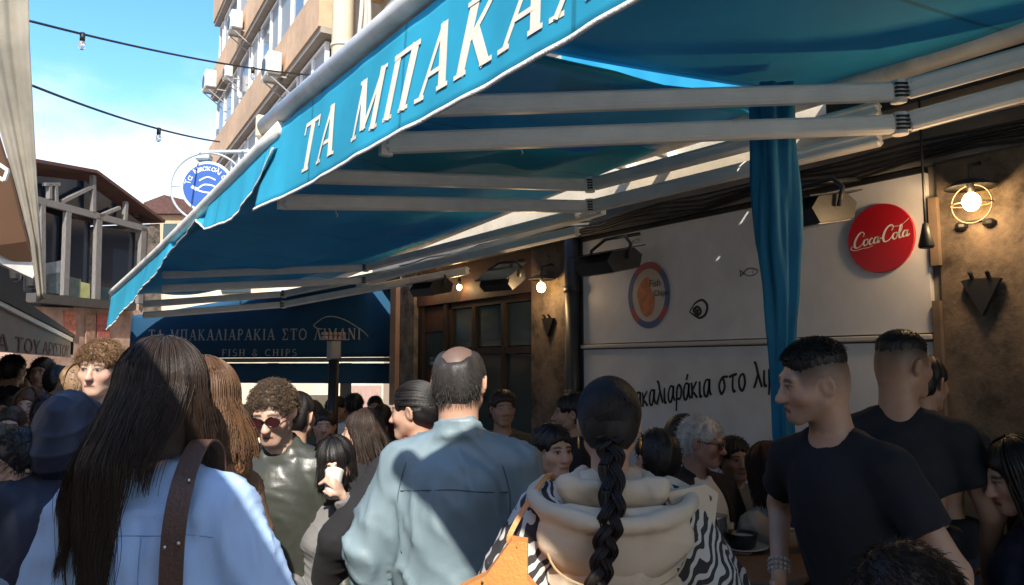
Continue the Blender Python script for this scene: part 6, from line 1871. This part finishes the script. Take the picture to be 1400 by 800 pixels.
p19 = make_person('seated woman in a beige grey coat with long reddish hair, by the drape', 1046, 606, 3.8, -30, head=(-10, -6, 0), lean=(6, -4), fem=True, seated=True, res=1, skin=SK, hair_t=.018, top=dict(m=C_beige, g=.040, loose=.02, wr=.014, name='coat', collar='fold', coat=.1), arms=(((-.26, .08, .22), (-.16, .30, .14)), ((.24, .06, .2), (.14, .30, .12))))
hair_cap(p19, H_red, .018, low=True, back=-.13, sides=False); long_hair(p19, H_red, 800, .36, (-125, 125), .0022, 24, lambda a, r: (.03, -.06, 1), vol=.018)

# ------------------------------------------------------------------ hooded person and the left crowd
p20 = make_person('person from behind in a navy padded coat with the hood up', 98, 533, 2.62, -18, head=(-14, -12, 0), lean=(6, -2), skin=SK, hair_t=.040, top=dict(m=C_navyd, g=.060, loose=.045, arm_g=.045, wr=.014, ws=.7, collar='none', hem=0, coat=.20, name='padded_coat'), arms=(((-.28, .06, .20), (-.16, .30, .22)), ((.28, .04, .20), (.18, .26, .10))))
f = Fld(p20['HM']); f.ell((0, -.030, .012), (.118, .138, .130), .02); f.ell((0, -.06, -.10), (.125, .105, .10), .06); f.ell((0, .155, -.01), (.085, .12, .105), .02, -1)
part_sdf(p20, f, 'hood', C_navyd, .0065, .012, ws=.7, sm=3)
p21 = make_person('fair skinned teenage boy with a light brown fringe facing the camera, half his hair sunlit', 139, 461, 3.7, 164, head=(14, -4, -2), skin=SKL, brow=(.10, .06, .04), hair_t=.030, top=dict(m=C_greyc, g=.03, name='jumper', wr=.008))
hm_ = hair_mat('fair brown hair', (.17, .095, .045)); hb, V, N = hair_cap(p21, hm_, .018, line=.040, lump=.006, lf=(40, 40, 30)); tufts(p21, V, N, hm_, 1500, .030, .0014, (.2, .3, -.1), jit=.6, curl=.003, sel=lambda V: V[:, 2] > .04, seg=9)
p22 = make_person('dark haired person bending down over their hands at the left edge', 36, 588, 2.55, 112, head=(0, -28, 0), lean=(16, 0), skin=SKL, hair_t=.016, hands=True, s=.84, top=dict(m=mat('pale denim', (.30, .36, .42), .9, .15, 9, .3, 200), g=.030, wr=.010, name='jacket'), arms=(((-.22, .14, .22), (-.06, .36, .36)), ((.22, .16, .2), (.05, .36, .40))), palm=((.3, 0, 1), (-.3, 0, 1)))
hb, V, N = hair_cap(p22, H_black, .016, line=.045, lump=.003); tufts(p22, V, N, H_black, 1200, .03, .0013, (0, .3, .1), jit=.6)

def bystander(label, u, v, d, phi, hm, cloth, res=2, fem=False, seated=False, head=(0, 0, 0), skin=SK, longh=0, glass=None, t=.016, nm='coat', sleeve='long', arms=None, g=.034, line=.05, fade=None):
    p = make_person(label, u, v, d, phi, head=head, fem=fem, seated=seated, skin=skin, hair_t=t, res=res, fade=fade, top=dict(m=cloth, g=g, wr=.010, name=nm, collar='stand' if nm == 'coat' else 'crew', sleeve=sleeve), arms=arms)
    hb, V, N = hair_cap(p, hm, t, line=line, low=longh > 0, back=-.12 if longh else -.07, sides=not longh, lump=.004)
    tufts(p, V, N, hm, 350, .022, .0028 if res == 2 else .0016, (0, -.1, .1), jit=.5, seg=4)
    if longh: long_hair(p, hm, 300, longh, (-125, 125), .0034, 20, lambda a, r: (0, -.05, 1), vol=t)
    if glass: glasses(p, M_shade, glass)
    return p, V, N
by = [
 ('woman in a maroon jumper with brown hair in the left crowd', 40, 531, 5.4, 165, H_brown, C_maroon, dict(fem=True, longh=.22, nm='jumper', skin=SKL)),
 ('man with glasses facing the camera at the left edge of the crowd', 16, 556, 4.4, 160, H_dark, C_greyc, dict(glass=M_lens, skin=SKL, res=1)),
 ('person with short olive brown hair from behind at the far left edge', 4, 578, 3.4, 10, hair_mat('olive brown hair', (.055, .042, .022)), C_white, dict(res=1)),
 ('man in a dark navy jacket from behind under the grey awning', 20, 484, 7.6, 5, H_black, mat('dark navy cloth', (.012, .016, .03), .9), dict()),
 ('person in a blue padded jacket under the grey awning', 59, 488, 7.4, 175, H_dark, C_puff, dict(skin=SKT)),
 ('person in a black coat between the blue jacket and the blonde curls', 84, 499, 6.6, 30, H_black, C_coat, dict()),
 ('person with curly blonde hair right of the boy with the fringe', 112, 498, 5.4, 20, H_sand, C_olive, dict(fem=True, longh=.1)),
 ('dark haired person low behind the man with glasses', 8, 540, 6.4, 170, H_black, C_puff, dict(skin=SKL)),
 ('woman with dark hair far back in the left crowd', 36, 505, 9.5, 170, H_dark, C_greyc, dict(fem=True, longh=.2, skin=SKL)),
 ('grey haired person far back in the left crowd', 74, 506, 10.5, 175, H_white, C_coat, dict(skin=SKL)),
 ('person in an olive jacket far back by the taverna', 98, 507, 9.6, 0, H_brown, C_olive, dict()),
 ('dark haired head behind the curly haired man, left of him', 341, 552, 4.8, 20, H_black, C_coat, dict(res=1)),
 ('seated diner in a white shirt from behind, beyond the patio post', 485, 537, 7.4, 0, H_black, C_white, dict(seated=True, nm='shirt')),
 ('seated diner in black left of the white shirt diner', 462, 541, 7.9, 60, H_black, C_black, dict(seated=True)),
 ('seated diner in black right of the white shirt diner', 522, 552, 7.2, -30, H_dark, C_black, dict(seated=True, fem=True)),
 ('seated diner with brown hair left of the patio post', 428, 548, 6.6, 40, H_brown, C_olive, dict(seated=True, fem=True, longh=.12)),
 ('seated diner facing out in front of the dark windows', 688, 532, 5.1, 170, H_dark, C_olive, dict(seated=True, skin=SKT, nm='jumper')),
 ('person in profile by the rain pipe looking left', 780, 536, 4.6, -85, H_black, C_black, dict(seated=True, skin=SKT, res=1)),
 ('man in a dark cap low behind the shoulder of the braid woman', 756, 578, 3.5, 150, H_black, C_black, dict(seated=True, skin=SK, res=1)),
 ('person in a dark jacket half hidden right of the braid woman', 896, 585, 3.3, -20, H_black, C_coat, dict(seated=True, res=1)),
 ('dark haired diner between the bald man and the window', 592, 540, 5.6, 10, H_black, C_black, dict(seated=True)),
 ('woman with light brown hair far back under the grey awning text', 50, 516, 8.8, 175, H_brown, C_beige, dict(fem=True, longh=.2, skin=SKL)),
 ('person in a pale shirt far left in the back rows', 27, 517, 7.9, 165, H_sand, C_white, dict(skin=SKL)),
 ('person with black hair just above the hooded person', 70, 540, 5.0, 20, H_black, C_greyc, dict()),
 ('person in a beige coat farthest back near the boy', 121, 512, 10.5, 178, H_dark, C_beige, dict(skin=SKL)),
 ('person in blue at the very left edge far back', 4, 505, 8.8, 178, H_brown, C_puff, dict(skin=SKL)),
 ('seated diner with red brown hair right of the curly haired man', 404, 558, 5.6, 30, H_red, C_coat, dict(seated=True, fem=True, longh=.15)),
 ('diner facing out beside the patio post', 444, 560, 5.9, 170, H_dark, C_black, dict(seated=True, skin=SK)),
 ('diner far inside below the end of the wind screen', 513, 541, 8.8, 172, H_black, C_maroon, dict(seated=True, skin=SKT)),
 ('seated diner facing the camera right of the white haired man', 1004, 596, 4.3, 172, H_dark, C_greyc, dict(seated=True, skin=SKT, res=1)),
]
for lb, u, v, d, phi, hm, cl_, kw in by: bystander(lb, u, v, d, phi, hm, cl_, **kw)

# ------------------------------------------------------------------ tables and chairs of the terrace
M_top = mat('varnished table wood', (.16, .085, .045), .4, .2, 5, .15, 60, stretch=(1, 8, 8)); M_chair = mat('red stained wood', (.10, .03, .022), .5, .25, 7, .2, 60)
pT = hd(1000, 757, 3.4); gT = ground_z(pT.y)
tb = empty('terrace_table', (pT.x, pT.y, gT), rad(20)); tag(tb, 'varnished wooden terrace table with a jug and dark bowl on it', 'table')
hT = pT.z-gT
b = MB(); b.box((-.36, -.36, hT-.03), (.36, .36, hT), bev=.008); b.build('tabletop', M_top, tb)
for sx in (-1, 1):
    for sy in (-1, 1):
        b = MB(); b.bar((sx*.30, sy*.30, hT-.032), (sx*.32, sy*.32, 0), .045, .045, up=(0, 1, 0)); b.build('leg', M_dmetal, tb)
b = MB(); b.box((-.28, -.28, hT-.09), (.28, .28, hT-.032)); b.build('apron', M_top, tb)
def on_table(u, v):
    r = ray(u, v); k = (pT.z-EYE)/r.z; return Vector((0, 0, EYE))+r*k
def thing_lathe(name, u, v, label, cat, parts):
    p = on_table(u, v); t = empty(name, p); tag(t, label, cat)
    for nm, prof, m in parts: bb = MB(); bb.lathe(prof, n=24); bb.build(nm, m, t, True)
M_china = mat('white china', (.62, .60, .57), .3); M_darkb = mat('dark glazed clay', (.015, .014, .014), .3)
thing_lathe('plate', 1015, 752, 'white plate under the dark bowl on the table', 'plate', [('plate_body', [(.05, .001), (.06, .006), (.11, .018), (.112, .022), (.06, .010)], M_china)])
thing_lathe('bowl', 1015, 752, 'dark bowl standing on the white plate', 'bowl', [('bowl_body', [(.045, .012), (.055, .02), (.068, .07), (.070, .075), (.062, .07), (.05, .03)], M_darkb), ('food', [(.058, .055), (.05, .062), (.02, .068)], mat('pale dip', (.45, .42, .36), .7))])
M_jug = mat('brushed tin', (.42, .40, .38), .35, metal=.8)
thing_lathe('jug', 976, 748, 'tall pale metal jug at the left of the table', 'jug', [('jug_body', [(.055, .0), (.062, .005), (.060, .13), (.064, .14), (.058, .14)], M_jug)])
thing_lathe('glass', 995, 742, 'small drinking glass between the jug and the bowl', 'glass', [('glass_body', [(.026, 0), (.030, .09), (.028, .09)], glass_mat('drinking glass', (.35, .36, .36), .05))])

def chair_at(x, y, rz, label):
    t = empty('terrace_chair', (x, y, ground_z(y)), rz); tag(t, label, 'chair', 'terrace chairs')
    b = MB(); b.box((-.20, -.20, .43), (.20, .20, .455), bev=.008); b.build('seat', M_chair, t)
    for sx in (-.18, .18):
        b = MB(); b.bar((sx, .18, .43), (sx, .19, 0), .035, .035, up=(0, 1, 0)); b.build('leg', M_chair, t)
        b = MB(); b.bar((sx, -.19, .0), (sx, -.20, .45), .035, .035, up=(0, 1, 0)); b.bar((sx, -.20, .45), (sx, -.26, .90), .035, .035, up=(0, 1, 0)); b.build('back_leg', M_chair, t)
    b = MB()
    for z, yy in ((.58, -.217), (.70, -.233), (.82, -.249)): b.box((-.16, yy-.01, z), (.16, yy+.01, z+.07))
    b.build('backrest', M_chair, t)
seats = [(p6, 'red stained chair under the seated woman in profile'), (p15, 'red stained chair under the woman at the right edge'), (p16, 'red stained chair under the person bent forward in the corner'), (p17, 'red stained chair under the white haired man'), (p18, 'red stained chair behind the white haired man'), (p19, 'red stained chair under the woman in the beige grey coat')]
for pr, lb in seats: chair_at(pr['loc'].x, pr['loc'].y, pr['th'], lb)
pc_ = hd(1392, 800, 2.2); chair_at(pc_.x+.1, pc_.y+.1, -YAW-rad(160), 'empty red stained chair at the lower right edge')
